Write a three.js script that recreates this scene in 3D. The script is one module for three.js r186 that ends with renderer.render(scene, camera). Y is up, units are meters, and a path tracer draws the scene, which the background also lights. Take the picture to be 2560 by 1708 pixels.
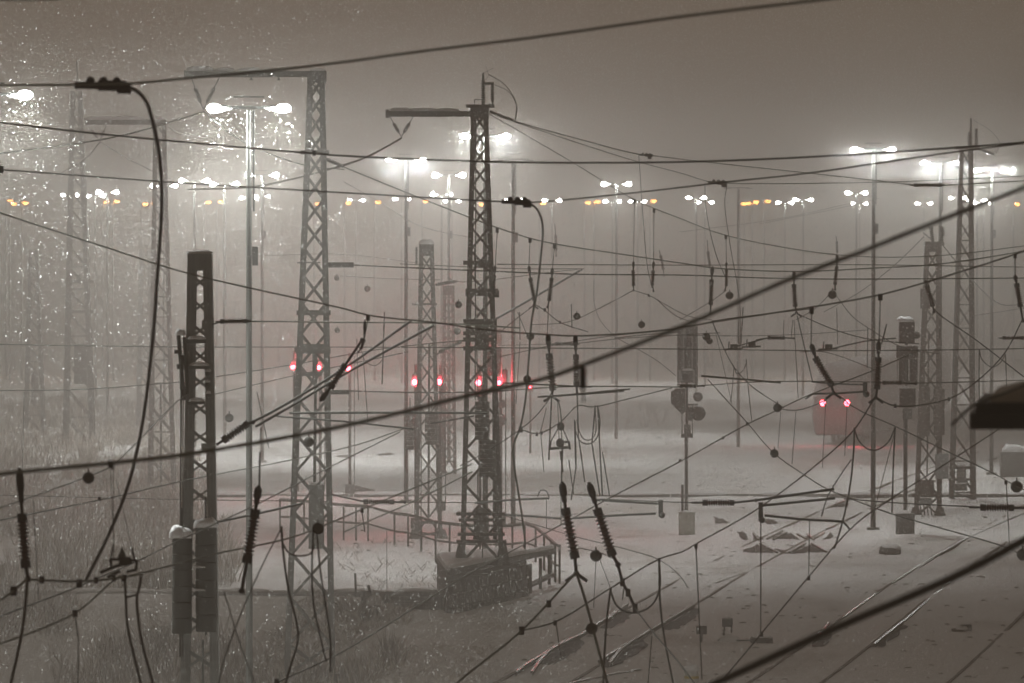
import * as THREE from 'three';
import { mergeGeometries } from 'three/addons/utils/BufferGeometryUtils.js';

// ---------------------------------------------------------------- camera, sky, exposure
const F = 14000, HORIZON = 634, CAM_H = 9.2;          // focal length and horizon in pixels of the 2560 x 1708 photograph
const scene = new THREE.Scene();
const PITCH = Math.atan((854 - HORIZON) / F);
const camera = new THREE.PerspectiveCamera(2 * Math.atan(854 / F) * 180 / Math.PI, 1024 / 683, 1, 4000);
camera.position.set(0, CAM_H, 0);
camera.rotation.x = -PITCH;
camera.focus = 150;
camera.userData.fStop = 4;
const renderer = new THREE.WebGLRenderer({ antialias: true });
renderer.toneMapping = THREE.LinearToneMapping;
renderer.toneMappingExposure = 1.42;
renderer.shadowMap.enabled = true;

const SKY_LOW = [0.182, 0.14, 0.1], SKY_HIGH = [0.07, 0.056, 0.043];   // low cloud lit by the town
{
  const W = 64, H = 32, d = new Float32Array(W * H * 4);
  for (let r = 0; r < H; r++) for (let c = 0; c < W; c++) {
    const up = Math.max(0, ((r + 0.5) / H - 0.5) * 2), k = Math.min(1, up * 4);
    for (let i = 0; i < 3; i++) d[(r * W + c) * 4 + i] = SKY_LOW[i] * (1 - k) + SKY_HIGH[i] * k;
    d[(r * W + c) * 4 + 3] = 1;
  }
  const t = new THREE.DataTexture(d, W, H, THREE.RGBAFormat, THREE.FloatType);
  t.mapping = THREE.EquirectangularReflectionMapping; t.magFilter = THREE.LinearFilter; t.needsUpdate = true;
  scene.background = t; scene.environment = t;
}
scene.fog = new THREE.FogExp2(new THREE.Color().setRGB(1, 0.95, 0.89), 0.0058);
const LAMP_POWER = 48, LAMP_SPILL = 172, LAMP_CONE = 1.13, LAMP_RGB = [0.975, 1, 0.96];

// ---------------------------------------------------------------- helpers
const V = (x, y, z) => new THREE.Vector3(x, y, z);
let seed = 20417;
const rnd = () => { seed = (seed * 1664525 + 1013904223) >>> 0; return seed / 4294967296; };
const rr = (a, b) => a + (b - a) * rnd();
function hash(i, j) { let h = (i * 374761393 + j * 668265263) | 0; h = Math.imul(h ^ (h >>> 13), 1274126177); return ((h ^ (h >>> 16)) >>> 0) / 4294967296; }
function noise(x, y) {
  const i = Math.floor(x), j = Math.floor(y), u = x - i, v = y - j, s = u * u * (3 - 2 * u), t = v * v * (3 - 2 * v);
  return (hash(i, j) * (1 - s) + hash(i + 1, j) * s) * (1 - t) + (hash(i, j + 1) * (1 - s) + hash(i + 1, j + 1) * s) * t;
}
const fbm = (x, y, n = 4) => { let a = 0, w = 0.5; for (let k = 0; k < n; k++) { a += w * noise(x, y); x = x * 2.03 + 17.1; y = y * 2.03 + 5.7; w *= 0.5; } return a / (1 - Math.pow(0.5, n)); };
// a direction through a pixel of the photograph, taken out to a distance Z in front of the camera
function at(x, y, Z) {
  const a = (854 - y) / F, c = Math.cos(PITCH), s = Math.sin(PITCH), dy = a * c - s, dz = a * s + c;
  return V((x - 1280) / F / dz * Z, CAM_H + dy / dz * Z, -Z);
}
const zOf = (y, h = 0) => (CAM_H - h) * F / (y - HORIZON);        // distance at which the level h shows at that row
const gp = (x, y, h = 0) => { const p = at(x, y, zOf(y, h)); p.y = h; return p; };
const px = (n, Z) => n * Z / F;                                  // n pixels at a distance, in metres

const taken = {};
function numbered(n) { taken[n] = (taken[n] ?? -1) + 1; return taken[n] ? n + '_' + String(taken[n]).padStart(3, '0') : n; }
function tag(o, label, category, group, kind) {
  if (label) o.userData.label = label; if (category) o.userData.category = category;
  if (group) o.userData.group = group; if (kind) o.userData.kind = kind; return o;
}
function thing(name, p, label, category, group) {
  const g = new THREE.Group(); g.name = numbered(name); g.position.copy(p); scene.add(g); return tag(g, label, category, group);
}
function mesh(name, geo, mat, parent) {
  const m = new THREE.Mesh(geo, mat); m.castShadow = m.receiveShadow = true;
  m.name = parent ? name : numbered(name); (parent ?? scene).add(m); return m;
}
const CUBE = new THREE.BoxGeometry(1, 1, 1), CYL = new THREE.CylinderGeometry(1, 1, 1, 10), BALL = new THREE.SphereGeometry(1, 16, 12);
const UPV = V(0, 1, 0);
// a block of the parent's local frame
function box(name, parent, x, y, z, w, h, d, mat, turn = 0) {
  const m = mesh(name, CUBE, mat, parent); m.position.set(x, y, z); m.scale.set(w, h, d); m.rotation.z = turn; return m;
}
// a flat bar or a round rod from a to b
function bar(name, parent, a, b, w, d, mat, round) {
  const m = mesh(name, round ? CYL : CUBE, mat, parent), v = b.clone().sub(a), L = v.length();
  m.position.copy(a).addScaledVector(v, 0.5); m.quaternion.setFromUnitVectors(UPV, v.divideScalar(L)); m.scale.set(w, L, d); return m;
}
const rod = (name, parent, a, b, r, mat) => bar(name, parent, a, b, r, r, mat, true);
const loc = (g, p) => p.clone().sub(g.position);
function tubeGeo(pts, r, seg = 8, side = 6) {
  const c = new THREE.CatmullRomCurve3(pts, false, 'centripetal');
  return new THREE.TubeGeometry(c, pts.length === 2 ? 2 : (pts.length - 1) * seg, r, side, false);
}
const roundBoxGeo = (w, h, d, r = 0.02) => {
  const s = new THREE.Shape(), x = w / 2 - r, y = h / 2 - r;
  s.moveTo(-x, -y); s.lineTo(x, -y); s.lineTo(x, y); s.lineTo(-x, y); s.closePath();
  const g = new THREE.ExtrudeGeometry(s, { depth: d - 2 * r, bevelEnabled: true, bevelThickness: r, bevelSize: r, bevelSegments: 2, steps: 1 });
  g.translate(0, 0, -d / 2 + r); return g;
};
// lumpy cushion of settled snow, flat underneath, its base at y = 0
function snowGeo(w, h, d, s = 1) {
  const g = new THREE.SphereGeometry(1, 18, 10, 0, Math.PI * 2, 0, Math.PI / 2), p = g.attributes.position;
  for (let i = 0; i < p.count; i++) {
    let x = p.getX(i), y = p.getY(i), z = p.getZ(i);
    const k = 1 + 0.22 * (noise(x * 2.3 + s * 9, z * 2.3 + s * 3 + y) - 0.5) * 2;
    const q = Math.pow(Math.abs(x), 0.7) * Math.sign(x), t = Math.pow(Math.abs(z), 0.7) * Math.sign(z);
    p.setXYZ(i, q * w / 2 * (0.94 + 0.06 * k), Math.pow(y, 0.6) * h * k, t * d / 2 * (0.94 + 0.06 * k));
  }
  g.computeVertexNormals(); return g;
}
const snow = (parent, x, y, z, w, h, d, s = 1) => { const m = mesh('snow_cap', snowGeo(w, h, d, s), M.snow, parent); m.position.set(x, y, z); return m; };

// ---------------------------------------------------------------- materials
function tex(n, fn, srgb, rep) {
  const d = new Uint8Array(n * n * 4);
  for (let j = 0; j < n; j++) for (let i = 0; i < n; i++) { const c = fn(i / n, j / n, i, j); for (let k = 0; k < 3; k++) d[(j * n + i) * 4 + k] = Math.max(0, Math.min(255, (c.length ? c[k] : c) * 255)); d[(j * n + i) * 4 + 3] = 255; }
  const t = new THREE.DataTexture(d, n, n, THREE.RGBAFormat); t.wrapS = t.wrapT = THREE.RepeatWrapping; t.magFilter = THREE.LinearFilter; t.minFilter = THREE.LinearMipmapLinearFilter; t.generateMipmaps = true;
  if (srgb) t.colorSpace = THREE.SRGBColorSpace; if (rep) t.repeat.set(rep[0], rep[1]); t.needsUpdate = true; return t;
}
// noise that tiles
const tn = (u, v, f, o = 0) => { const g = (x, y) => hash(((x % f) + f) % f + o, ((y % f) + f) % f + o * 7), x = u * f, y = v * f, i = Math.floor(x), j = Math.floor(y), s = (x - i) ** 2 * (3 - 2 * (x - i)), t = (y - j) ** 2 * (3 - 2 * (y - j)); return (g(i, j) * (1 - s) + g(i + 1, j) * s) * (1 - t) + (g(i, j + 1) * (1 - s) + g(i + 1, j + 1) * s) * t; };
const mottle = tex(128, (u, v) => { const n = 0.5 * tn(u, v, 8, 1) + 0.3 * tn(u, v, 24, 2) + 0.2 * tn(u, v, 64, 3); return 0.72 + 0.5 * (n - 0.5) + (tn(u, v, 64, 9) > 0.93 ? 0.28 : 0); }, true, [3, 6]);
const frost = tex(128, (u, v) => { const n = 0.5 * tn(u, v, 6, 21) + 0.5 * tn(u, v, 20, 22), k = tn(u, v, 50, 23); return k > 0.8 ? 1.0 : 0.5 + 0.5 * n; }, true, [2, 10]);
const grain = tex(256, (u, v) => 0.4 * tn(u, v, 12, 4) + 0.3 * tn(u, v, 48, 5) + 0.3 * tn(u, v, 128, 6));
const std = (r, g, b, o = {}) => { const m = new THREE.MeshStandardMaterial({ roughness: 0.8, metalness: 0, ...o }); m.color.setRGB(r, g, b); return m; };
const M = {
  snow: std(0.86, 0.86, 0.87, { roughness: 0.95, bumpMap: grain, bumpScale: 0.01 }),
  steel: std(0.21, 0.22, 0.208, { map: mottle, roughness: 0.7, metalness: 0.2 }),
  steelDark: std(0.15, 0.153, 0.142, { map: mottle, roughness: 0.75, metalness: 0.15 }),
  steelBrown: std(0.12, 0.1, 0.086, { map: mottle, roughness: 0.8 }),
  plaster: std(0.6, 0.58, 0.55, { map: mottle, roughness: 0.95 }),
  steelFrost: std(0.44, 0.45, 0.43, { map: frost, roughness: 0.85 }),
  paleGrey: std(0.46, 0.465, 0.45, { roughness: 0.7 }),
  galv: std(0.24, 0.25, 0.245, { map: mottle, roughness: 0.6, metalness: 0.3 }),
  wire: std(0.07, 0.066, 0.058, { roughness: 0.6, metalness: 0.3 }),
  wireGreen: std(0.16, 0.165, 0.14, { roughness: 0.7, metalness: 0.2 }),
  black: std(0.012, 0.012, 0.012, { roughness: 0.6 }),
  porcelain: std(0.06, 0.026, 0.02, { roughness: 0.35 }),
  porcelainGrey: std(0.06, 0.062, 0.06, { roughness: 0.45 }),
  concrete: std(0.36, 0.35, 0.33, { map: mottle, roughness: 0.92 }),
  stone: std(0.26, 0.25, 0.23, { map: mottle, roughness: 0.95 }),
  rail: std(0.3, 0.29, 0.28, { roughness: 0.42, metalness: 0.85 }),
  railRust: std(0.11, 0.075, 0.055, { roughness: 0.85 }),
  cabinet: std(0.42, 0.42, 0.37, { roughness: 0.6 }),
  cabinetGrey: std(0.16, 0.165, 0.16, { roughness: 0.7 }),
  yellow: std(0.55, 0.42, 0.06, { roughness: 0.6 }),
  white: std(0.7, 0.7, 0.68, { roughness: 0.5 }),
  glass: std(0.03, 0.035, 0.04, { roughness: 0.15 }),
  lampGlow: new THREE.MeshStandardMaterial({ color: 0x222222, emissive: new THREE.Color().setRGB(1, 0.985, 0.95), emissiveIntensity: 40 }),
  lampGlowFar: new THREE.MeshStandardMaterial({ color: 0x222222, emissive: new THREE.Color().setRGB(1, 0.985, 0.95), emissiveIntensity: 90 }),
  sodiumGlow: new THREE.MeshStandardMaterial({ color: 0x221100, emissive: new THREE.Color().setRGB(1, 0.36, 0.07), emissiveIntensity: 22 }),
  redGlow: new THREE.MeshStandardMaterial({ color: 0x220000, emissive: new THREE.Color().setRGB(1, 0.05, 0.075), emissiveIntensity: 55 }),
};
// ---------------------------------------------------------------- ground
// the track field is level; the weedy bank in front on the left lies lower
function groundY(x, z) {
  const Z = -z, n = (fbm(x * 0.35 + 40, Z * 0.12 + 7, 4) - 0.5), f = fbm(x * 1.7, Z * 0.7, 3) - 0.5;
  const k = THREE.MathUtils.smoothstep(Z, 60, 130) * 1;
  let h = n * 0.26 * k + f * 0.11 * k;
  const left = THREE.MathUtils.smoothstep(-x, 2.2, 4.2) * (1 - THREE.MathUtils.smoothstep(Z, 131, 143.5));
  h = h * (1 - 0.3 * left) - left * (0.9 + (146 - Math.min(Z, 146)) * 0.012) + left * 0.35 * n;
  const flat = Math.exp(-(((x - 3) / 5) ** 2)) * (1 - THREE.MathUtils.smoothstep(Z, 150, 165)) + Math.exp(-(((x - 9) / 3.4) ** 2)) * (1 - THREE.MathUtils.smoothstep(Z, 188, 200));
  h *= 1 - Math.min(1, flat) * 0.85 * (1 - left);
  h += 0.42 * THREE.MathUtils.smoothstep(-x, 2.2, 4.2) * THREE.MathUtils.smoothstep(Z, 134, 143.3) * (1 - THREE.MathUtils.smoothstep(Z, 143.6, 147));   // drift against the low wall
  h += 0.9 * Math.exp(-(((x + 4.4) / 1.3) ** 2) - ((Z - 123) / 3) ** 2) * left;        // mound under the crossarm mast
  const far = THREE.MathUtils.smoothstep(Z, 330, 600); h += far * 1.5 * (fbm(x * 0.01, Z * 0.01, 3) - 0.3);
  return h;
}
{
  const xs = [], zs = [];
  for (let x = -900; x < -45; x += 45) xs.push(x); for (let x = -45; x < 45; x += 0.6) xs.push(x); for (let x = 45; x <= 900; x += 45) xs.push(x);
  for (let z = -60; z < 90; z += 10) zs.push(z); for (let z = 90; z < 260; z += 0.75) zs.push(z); for (let z = 260; z < 420; z += 2.5) zs.push(z); for (let z = 420; z <= 2400; z += 60) zs.push(z);
  const P = new Float32Array(xs.length * zs.length * 3), U = new Float32Array(xs.length * zs.length * 2), C = new Float32Array(xs.length * zs.length * 3), I = [];
  zs.forEach((Z, j) => xs.forEach((x, i) => {
    const k = j * xs.length + i; P.set([x, groundY(x, -Z), -Z], k * 3); U.set([x * 0.5, Z * 0.5], k * 2);
    const weed = THREE.MathUtils.smoothstep(fbm(x * 0.5 + 9, Z * 0.18 + 3, 4), 0.55, 0.72);      // patches where trodden grit and dead grass show through the snow
    const c = [0.84 - 0.2 * weed, 0.835 - 0.215 * weed, 0.83 - 0.235 * weed]; C.set(c, k * 3);
    if (i && j) { const a = k - xs.length - 1; I.push(a, a + 1, k, a, k, k - 1); }
  }));
  const g = new THREE.BufferGeometry(); g.setAttribute('position', new THREE.BufferAttribute(P, 3)); g.setAttribute('uv', new THREE.BufferAttribute(U, 2)); g.setAttribute('color', new THREE.BufferAttribute(C, 3)); g.setIndex(I); g.computeVertexNormals();
  const m = std(1, 1, 1, { roughness: 0.95, vertexColors: true, bumpMap: grain, bumpScale: 0.03 });
  tag(mesh('snow_ground', g, m), 'snow covered ground of the rail yard', null, null, 'structure');
}
// ---------------------------------------------------------------- twin-headed yard lamp posts
const headGeo = (() => { const g = roundBoxGeo(0.34, 0.04, 0.12, 0.018); return g; })();
const lensGeo = (() => { const g = new THREE.LatheGeometry([[0.006, -0.27], [0.02, -0.2], [0.045, -0.1], [0.075, 0.0], [0.085, 0.08], [0.07, 0.15], [0.04, 0.19], [0, 0.205]].map(([x, y]) => new THREE.Vector2(x, y)), 16); g.rotateZ(-Math.PI / 2); return g; })();
function lampPost(x, y, Z, o = {}) {
  const top = at(x, y, Z), base = V(top.x, groundY(top.x, -Z), -Z), H = top.y - base.y, s = o.half ?? 0.52;
  const g = thing(o.lit === false ? 'unlit_lamp_post' : 'lamp_post', base, o.label, 'lamp post', o.group);
  const pole = mesh('pole', new THREE.CylinderGeometry(Z < 110 ? 0.046 : 0.055, Z < 110 ? 0.066 : 0.085, H, 12), M.steelDark, g); pole.position.y = H / 2;
  if (Z < 260) { box('guide_rail', g, 0.085, H - 0.9, 0, 0.035, 1.8, 0.05, M.galv); box('winch_box', g, 0.11, H - 2.6, 0, 0.1, 0.34, 0.12, M.galv); box('base_plate', g, 0, 0.03, 0, 0.4, 0.1, 0.4, M.steel); }
  box('crossarm', g, 0, H + 0.05, 0, s * 2, 0.05, 0.06, M.galv);
  if (Z < 260) box('top_bar', g, 0, H + 0.24, 0, s * 1.0, 0.025, 0.05, M.steel);
  for (const k of [-1, 1]) {
    const h = mesh('lamp_head', headGeo, M.galv, g); h.position.set(k * s, H + 0.075, 0);
    const sc = Math.max(1, Z / 190); if (o.lit === false) { h.position.y -= 0.06; h.material = M.steelDark; continue; }
    const l = mesh('lens', lensGeo, Z > 240 ? M.lampGlowFar : M.lampGlow, h); l.position.set(0, -0.04, 0); if (k < 0) l.rotation.y = Math.PI; if (Z > 240) l.scale.set(1, 1.5, 1.4); 
    const p = new THREE.SpotLight(new THREE.Color().setRGB(...LAMP_RGB), Z < 110 ? 150 : Z < 220 ? LAMP_POWER * 1.5 : Z < 300 ? LAMP_POWER : 12, 0, LAMP_CONE, 0.35, 2); p.position.set(k * s, H - 0.01, 0); p.target.position.set(k * s, 0, 0); g.add(p.target); p.target.name = 'aim';
    p.castShadow = true; p.shadow.radius = 4; g.add(p);
    { const q = new THREE.PointLight(new THREE.Color().setRGB(...LAMP_RGB), Z < 110 ? 40 : Z < 220 ? LAMP_SPILL * 0.55 : Z < 300 ? LAMP_SPILL : LAMP_SPILL * 0.5, 0, 2); q.position.set(k * s, H + 0.005, 0); q.castShadow = true; q.shadow.radius = 4; g.add(q); }
  }
  return g;
}
const LAMPS = [[622, 276, 100], [-28, 243, 96], [1015, 402, 206], [1213, 343, 165], [1541, 462, 278], [2184, 376, 186], [2351, 409, 213], [2480, 428, 232],
  [486, 454, 266], [561, 462, 279], [655, 440, 247], [1122, 440, 248], [268, 482, 318], [238, 491, 358], [1104, 488, 330], [1741, 496, 359], [2008, 501, 361], [2141, 484, 320], [2395, 496, 404],
  [174, 489, 397], [410, 466, 300], [622, 496, 373], [655, 492, 432], [890, 502, 412], [1004, 499, 397], [1130, 504, 411], [1284, 502, 382], [1380, 503, 365], [1531, 505, 391], [1594, 505, 398], [1762, 507, 389], [1962, 508, 402], [2149, 510, 432], [2310, 510, 413], [2443, 503, 354], [2459, 509, 365]];
const LAMP_LABELS = ['brightest twin floodlight mast, between the wide channel mast and the crossarm mast', 'twin floodlight mast cut by the frame edge, flakes glittering under its one visible head', 'twin floodlight mast standing beside the snow capped mast', 'twin floodlights shining from behind the brown mast on the stone pier', 'twin floodlight mast standing alone in the haze between pier mast and caged signal', 'twin floodlight mast rising left of the dark stacked signal screens', 'twin floodlight mast hidden lower down by the brown mast with two insulators', 'twin floodlight mast behind the hazy spiked mast near the canopy', 'hazy twin floodlight mast just above the wide channel mast', 'hazy twin floodlight mast between the wide channel mast and the brightest lamp', 'hazy twin floodlight mast close behind the brightest lamp pole', 'hazy twin floodlight mast behind the faint flat headed mast', 'hazy twin floodlight mast beside the faint antenna mast'];
LAMPS.forEach(([x, y, Z], i) => lampPost(x, y, Z, { half: Z > 300 ? 0.45 : 0.55, group: i < LAMP_LABELS.length ? 'lit twin lamp posts of the yard' : 'tiny far twin lamp posts', label: LAMP_LABELS[i] ?? 'tiny far twin floodlight mast on the hazy row of lamps' }));
lampPost(1283, 402, 190, { lit: false, group: 'unlit lamp posts', label: 'lamp post with dark unlit heads right of the pier mast' });
lampPost(1846, 472, 265, { lit: false, group: 'unlit lamp posts', label: 'very hazy unlit lamp post between two slim wire connectors' });
// sodium street lamps far behind the yard
const SOD = [15, 24, 54, 256, 282, 353, 375, 511, 542, 754, 785, 861, 936, 1055, 1194, 1348, 1461, 1485, 1625, 1850, 1861, 1881, 1910, 2534];
const sodBowl = new THREE.SphereGeometry(1, 12, 8);
SOD.forEach((x, i) => {
  const Z = 405, top = at(x, 500 + (i * 7 % 9), Z), base = V(top.x, groundY(top.x, -Z), -Z), H = top.y - base.y;
  const g = thing('street_lamp', base, 'orange street lamp on a pole far behind the yard', 'street lamp', 'orange street lamps');
  const pole = mesh('pole', new THREE.CylinderGeometry(0.06, 0.09, H, 8), M.steel, g); pole.position.y = H / 2;
  const hd = box('lamp_head', g, 0.2, H + 0.06, 0, 0.8, 0.1, 0.3, M.steel);
  const b = mesh('bowl', sodBowl, M.sodiumGlow, hd); b.scale.set(0.2 / 0.8, 1.5, 0.5); b.position.set(0.1, -1.2, 0);
  const p = new THREE.PointLight(new THREE.Color().setRGB(1, 0.36, 0.07), 14, 0, 2); p.position.set(0.28, H - 0.03, 0); p.castShadow = true; g.add(p);
});
// ---------------------------------------------------------------- lattice masts
const chGeo = {};
function channelGeo(w, d, side) {                       // a U channel of unit length, its web on the outer side
  const k = [w.toFixed(2), d.toFixed(2), side].join(); if (chGeo[k]) return chGeo[k];
  const t = Math.min(0.016, w * 0.2), b = (x, z, a, c) => { const g = new THREE.BoxGeometry(a, 1, c); g.translate(x, 0, z); return g; };
  return chGeo[k] = mergeGeometries([b(side * (w / 2 - t / 2), 0, t, d), b(-side * t / 2, d / 2 - t / 2, w - t, t), b(-side * t / 2, -d / 2 + t / 2, w - t, t)]);
}
function legBetween(name, g, a, b, geo, mat) {
  const m = mesh(name, geo, mat, g), v = b.clone().sub(a), L = v.length(); m.position.copy(a).addScaledVector(v, 0.5); m.quaternion.setFromUnitVectors(UPV, v.divideScalar(L)); m.scale.y = L; return m;
}
// two U channels laced with flat bars on the front and the back.  rows: [y, left, right] in photo pixels at the top and the foot
function channelMast(o) {
  const { Z, top, foot, legPx, depth = 0.28, ratio = 1, xPart = 1, mat = M.steel } = o;
  const cx = (foot[1] + foot[2]) / 2, base = at(cx, foot[0], Z); const g = thing('lattice_mast', base, o.label, 'mast', o.group);
  const P = (x, y, dz = 0) => { const p = at(x, y, Z).sub(base); p.z += dz; return p; };
  const lw = px(legPx, Z), geoL = channelGeo(lw, depth, -1), geoR = channelGeo(lw, depth, 1);
  const at2 = (y) => { const k = (y - top[0]) / (foot[0] - top[0]); return [top[1] + (foot[1] - top[1]) * k, top[2] + (foot[2] - top[2]) * k]; };
  legBetween('leg', g, P(foot[1] + legPx / 2, foot[0]), P(top[1] + legPx / 2, top[0]), geoL, mat); legBetween('leg', g, P(foot[2] - legPx / 2, foot[0]), P(top[2] - legPx / 2, top[0]), geoR, mat);
  let y = top[0] + (o.headPx ?? legPx * 1.4);
  if (o.headPx !== 0) for (const s of [-1, 1]) { const [l, r] = at2(top[0]), c = P((l + r) / 2, (top[0] + y) / 2, s * (depth / 2 + 0.008)); box('head_plate', g, c.x, c.y, c.z, px(r - l, Z), px(y - top[0], Z), 0.012, mat); }
  const bw = o.barW ?? 0.06;
  while (y < foot[0] - 8) {
    const [l, r] = at2(y), h = Math.min((r - l) * ratio, foot[0] - y), xh = h * xPart, y1 = y + (h - xh) / 2, y2 = y1 + xh, [l1, r1] = at2(y1), [l2, r2] = at2(y2), i = legPx * 0.6;
    for (const s of [-1, 1]) { const z = s * (depth / 2 + 0.006);
      bar('lacing_bar', g, P(l1 + i, y1, z), P(r2 - i, y2, z), bw, 0.01, mat); bar('lacing_bar', g, P(r1 - i, y1, z + s * 0.011), P(l2 + i, y2, z + s * 0.011), bw, 0.01, mat); }
    y += h;
  }
  g.userData.P = P; return Object.assign(g, { P, mat, Z, depth, at2 });
}
// four angle legs, braced on all four sides
function towerMast(o) {
  const { Z, top, foot, legPx, ratio = 1.1, mat = M.steel } = o, cx = (foot[1] + foot[2]) / 2, base = at(cx, foot[0], Z), g = thing('lattice_mast', base, o.label, 'mast', o.group);
  const P = (x, y, dz = 0) => { const p = at(x, y, Z).sub(base); p.z += dz; return p; };
  const at2 = (y) => { const k = (y - top[0]) / (foot[0] - top[0]); return [top[1] + (foot[1] - top[1]) * k, top[2] + (foot[2] - top[2]) * k]; };
  const lw = px(legPx, Z), C = (y, sx, sz) => { const [l, r] = at2(y), w = px(r - l - legPx, Z) / 2; const p = P((l + r) / 2, y); p.x += sx * w; p.z += sz * w; return p; };
  const ang = (sx, sz) => { const t = lw * 0.22, a = new THREE.BoxGeometry(t, 1, lw), b = new THREE.BoxGeometry(lw - t, 1, t); a.translate(sx * (lw - t) / 2, 0, 0); b.translate(-sx * t / 2, 0, sz * (lw - t) / 2); return mergeGeometries([a, b]); };
  for (const sx of [-1, 1]) for (const sz of [-1, 1]) legBetween('leg', g, C(foot[0], sx, sz), C(top[0], sx, sz), ang(sx, sz), mat);
  let y = top[0], n = 0; const bw = o.barW ?? 0.05;
  while (y < foot[0] - 8) {
    const [l, r] = at2(y), h = Math.min((r - l) * ratio, foot[0] - y), y2 = y + h;
    for (const [a, b] of [[[-1, 1], [1, 1]], [[-1, -1], [1, -1]], [[-1, -1], [-1, 1]], [[1, -1], [1, 1]]]) {
      bar('brace', g, C(y, ...a), C(y2, ...b), bw, 0.012, mat); bar('brace', g, C(y, ...b), C(y2, ...a), 0.012, bw, mat);
      if (++n % 3 === 0) bar('strut', g, C(y2, ...a), C(y2, ...b), bw, 0.012, mat);
    }
    y = y2;
  }
  return Object.assign(g, { P, mat, Z, depth: px(top[2] - top[1], Z), at2 });
}
const band = (g, name, x1, x2, y1, y2, dz, d, mat = g.mat) => { const a = g.P(x1, y1, dz), b = g.P(x2, y2, dz); return box(name, g, (a.x + b.x) / 2, (a.y + b.y) / 2, dz, Math.abs(b.x - a.x), Math.abs(b.y - a.y), d, mat); };
const seg = (g, name, x1, y1, x2, y2, w, mat = g.mat, dz = 0, dz2 = dz) => rod(name, g, g.P(x1, y1, dz), g.P(x2, y2, dz2), w / 2, mat);

// ribbed insulator body between two points of a parent's frame
const ribCache = {};
function ribGeo(ribs) {
  if (ribCache[ribs]) return ribCache[ribs]; const pts = [V(0, -0.5), V(0.62, -0.5), V(0.62, -0.42)].map((v) => new THREE.Vector2(v.x, v.y));
  for (let i = 0; i < ribs; i++) { const a = -0.41 + 0.82 * i / ribs, h = 0.82 / ribs; pts.push(new THREE.Vector2(0.5, a + h * 0.08), new THREE.Vector2(1, a + h * 0.3), new THREE.Vector2(0.97, a + h * 0.48), new THREE.Vector2(0.55, a + h * 0.72)); }
  pts.push(new THREE.Vector2(0.62, 0.42), new THREE.Vector2(0.62, 0.5), new THREE.Vector2(0, 0.5)); return ribCache[ribs] = new THREE.LatheGeometry(pts, 14);
}
function ribbed(name, g, a, b, r, ribs, mat) { const m = mesh(name, ribGeo(ribs), mat, g), v = b.clone().sub(a), L = v.length(); m.position.copy(a).addScaledVector(v, 0.5); m.quaternion.setFromUnitVectors(UPV, v.divideScalar(L)); m.scale.set(r, L, r); return m; }
// V of two insulators under a crossarm
function vString(g, xl, xr, y1, xm, ym, r = 0.055) {
  for (const x of [xl, xr]) { const a = g.P(x, y1), b = g.P(xm, ym); rod('suspension_link', g, a, b, 0.012, M.steelDark); ribbed('v_insulator', g, a.clone().lerp(b, 0.32), a.clone().lerp(b, 0.78), r, 7, M.porcelainGrey); }
}
// stack of round tension weights: a thing of its own
function weightStack(x1, x2, y1, y2, Z, n, mat, label) {
  const c = at((x1 + x2) / 2, y2, Z), R = px(x2 - x1, Z) / 2, H = px(y2 - y1, Z), g = thing('tension_weight_stack', c, label, 'weight', 'tension weight stacks on the masts');
  rod('hanger_rod', g, V(0, H + 0.5, 0), V(0, -0.05, 0), 0.018, M.steelDark);
  const geo = new THREE.CylinderGeometry(R, R, H / n - 0.014, 18);
  for (let i = 0; i < n; i++) { const m = mesh('weight_disc', geo, mat, g); m.position.set(rr(-0.006, 0.006), H / n * (i + 0.5), rr(-0.006, 0.006)); }
  return g;
}

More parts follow.
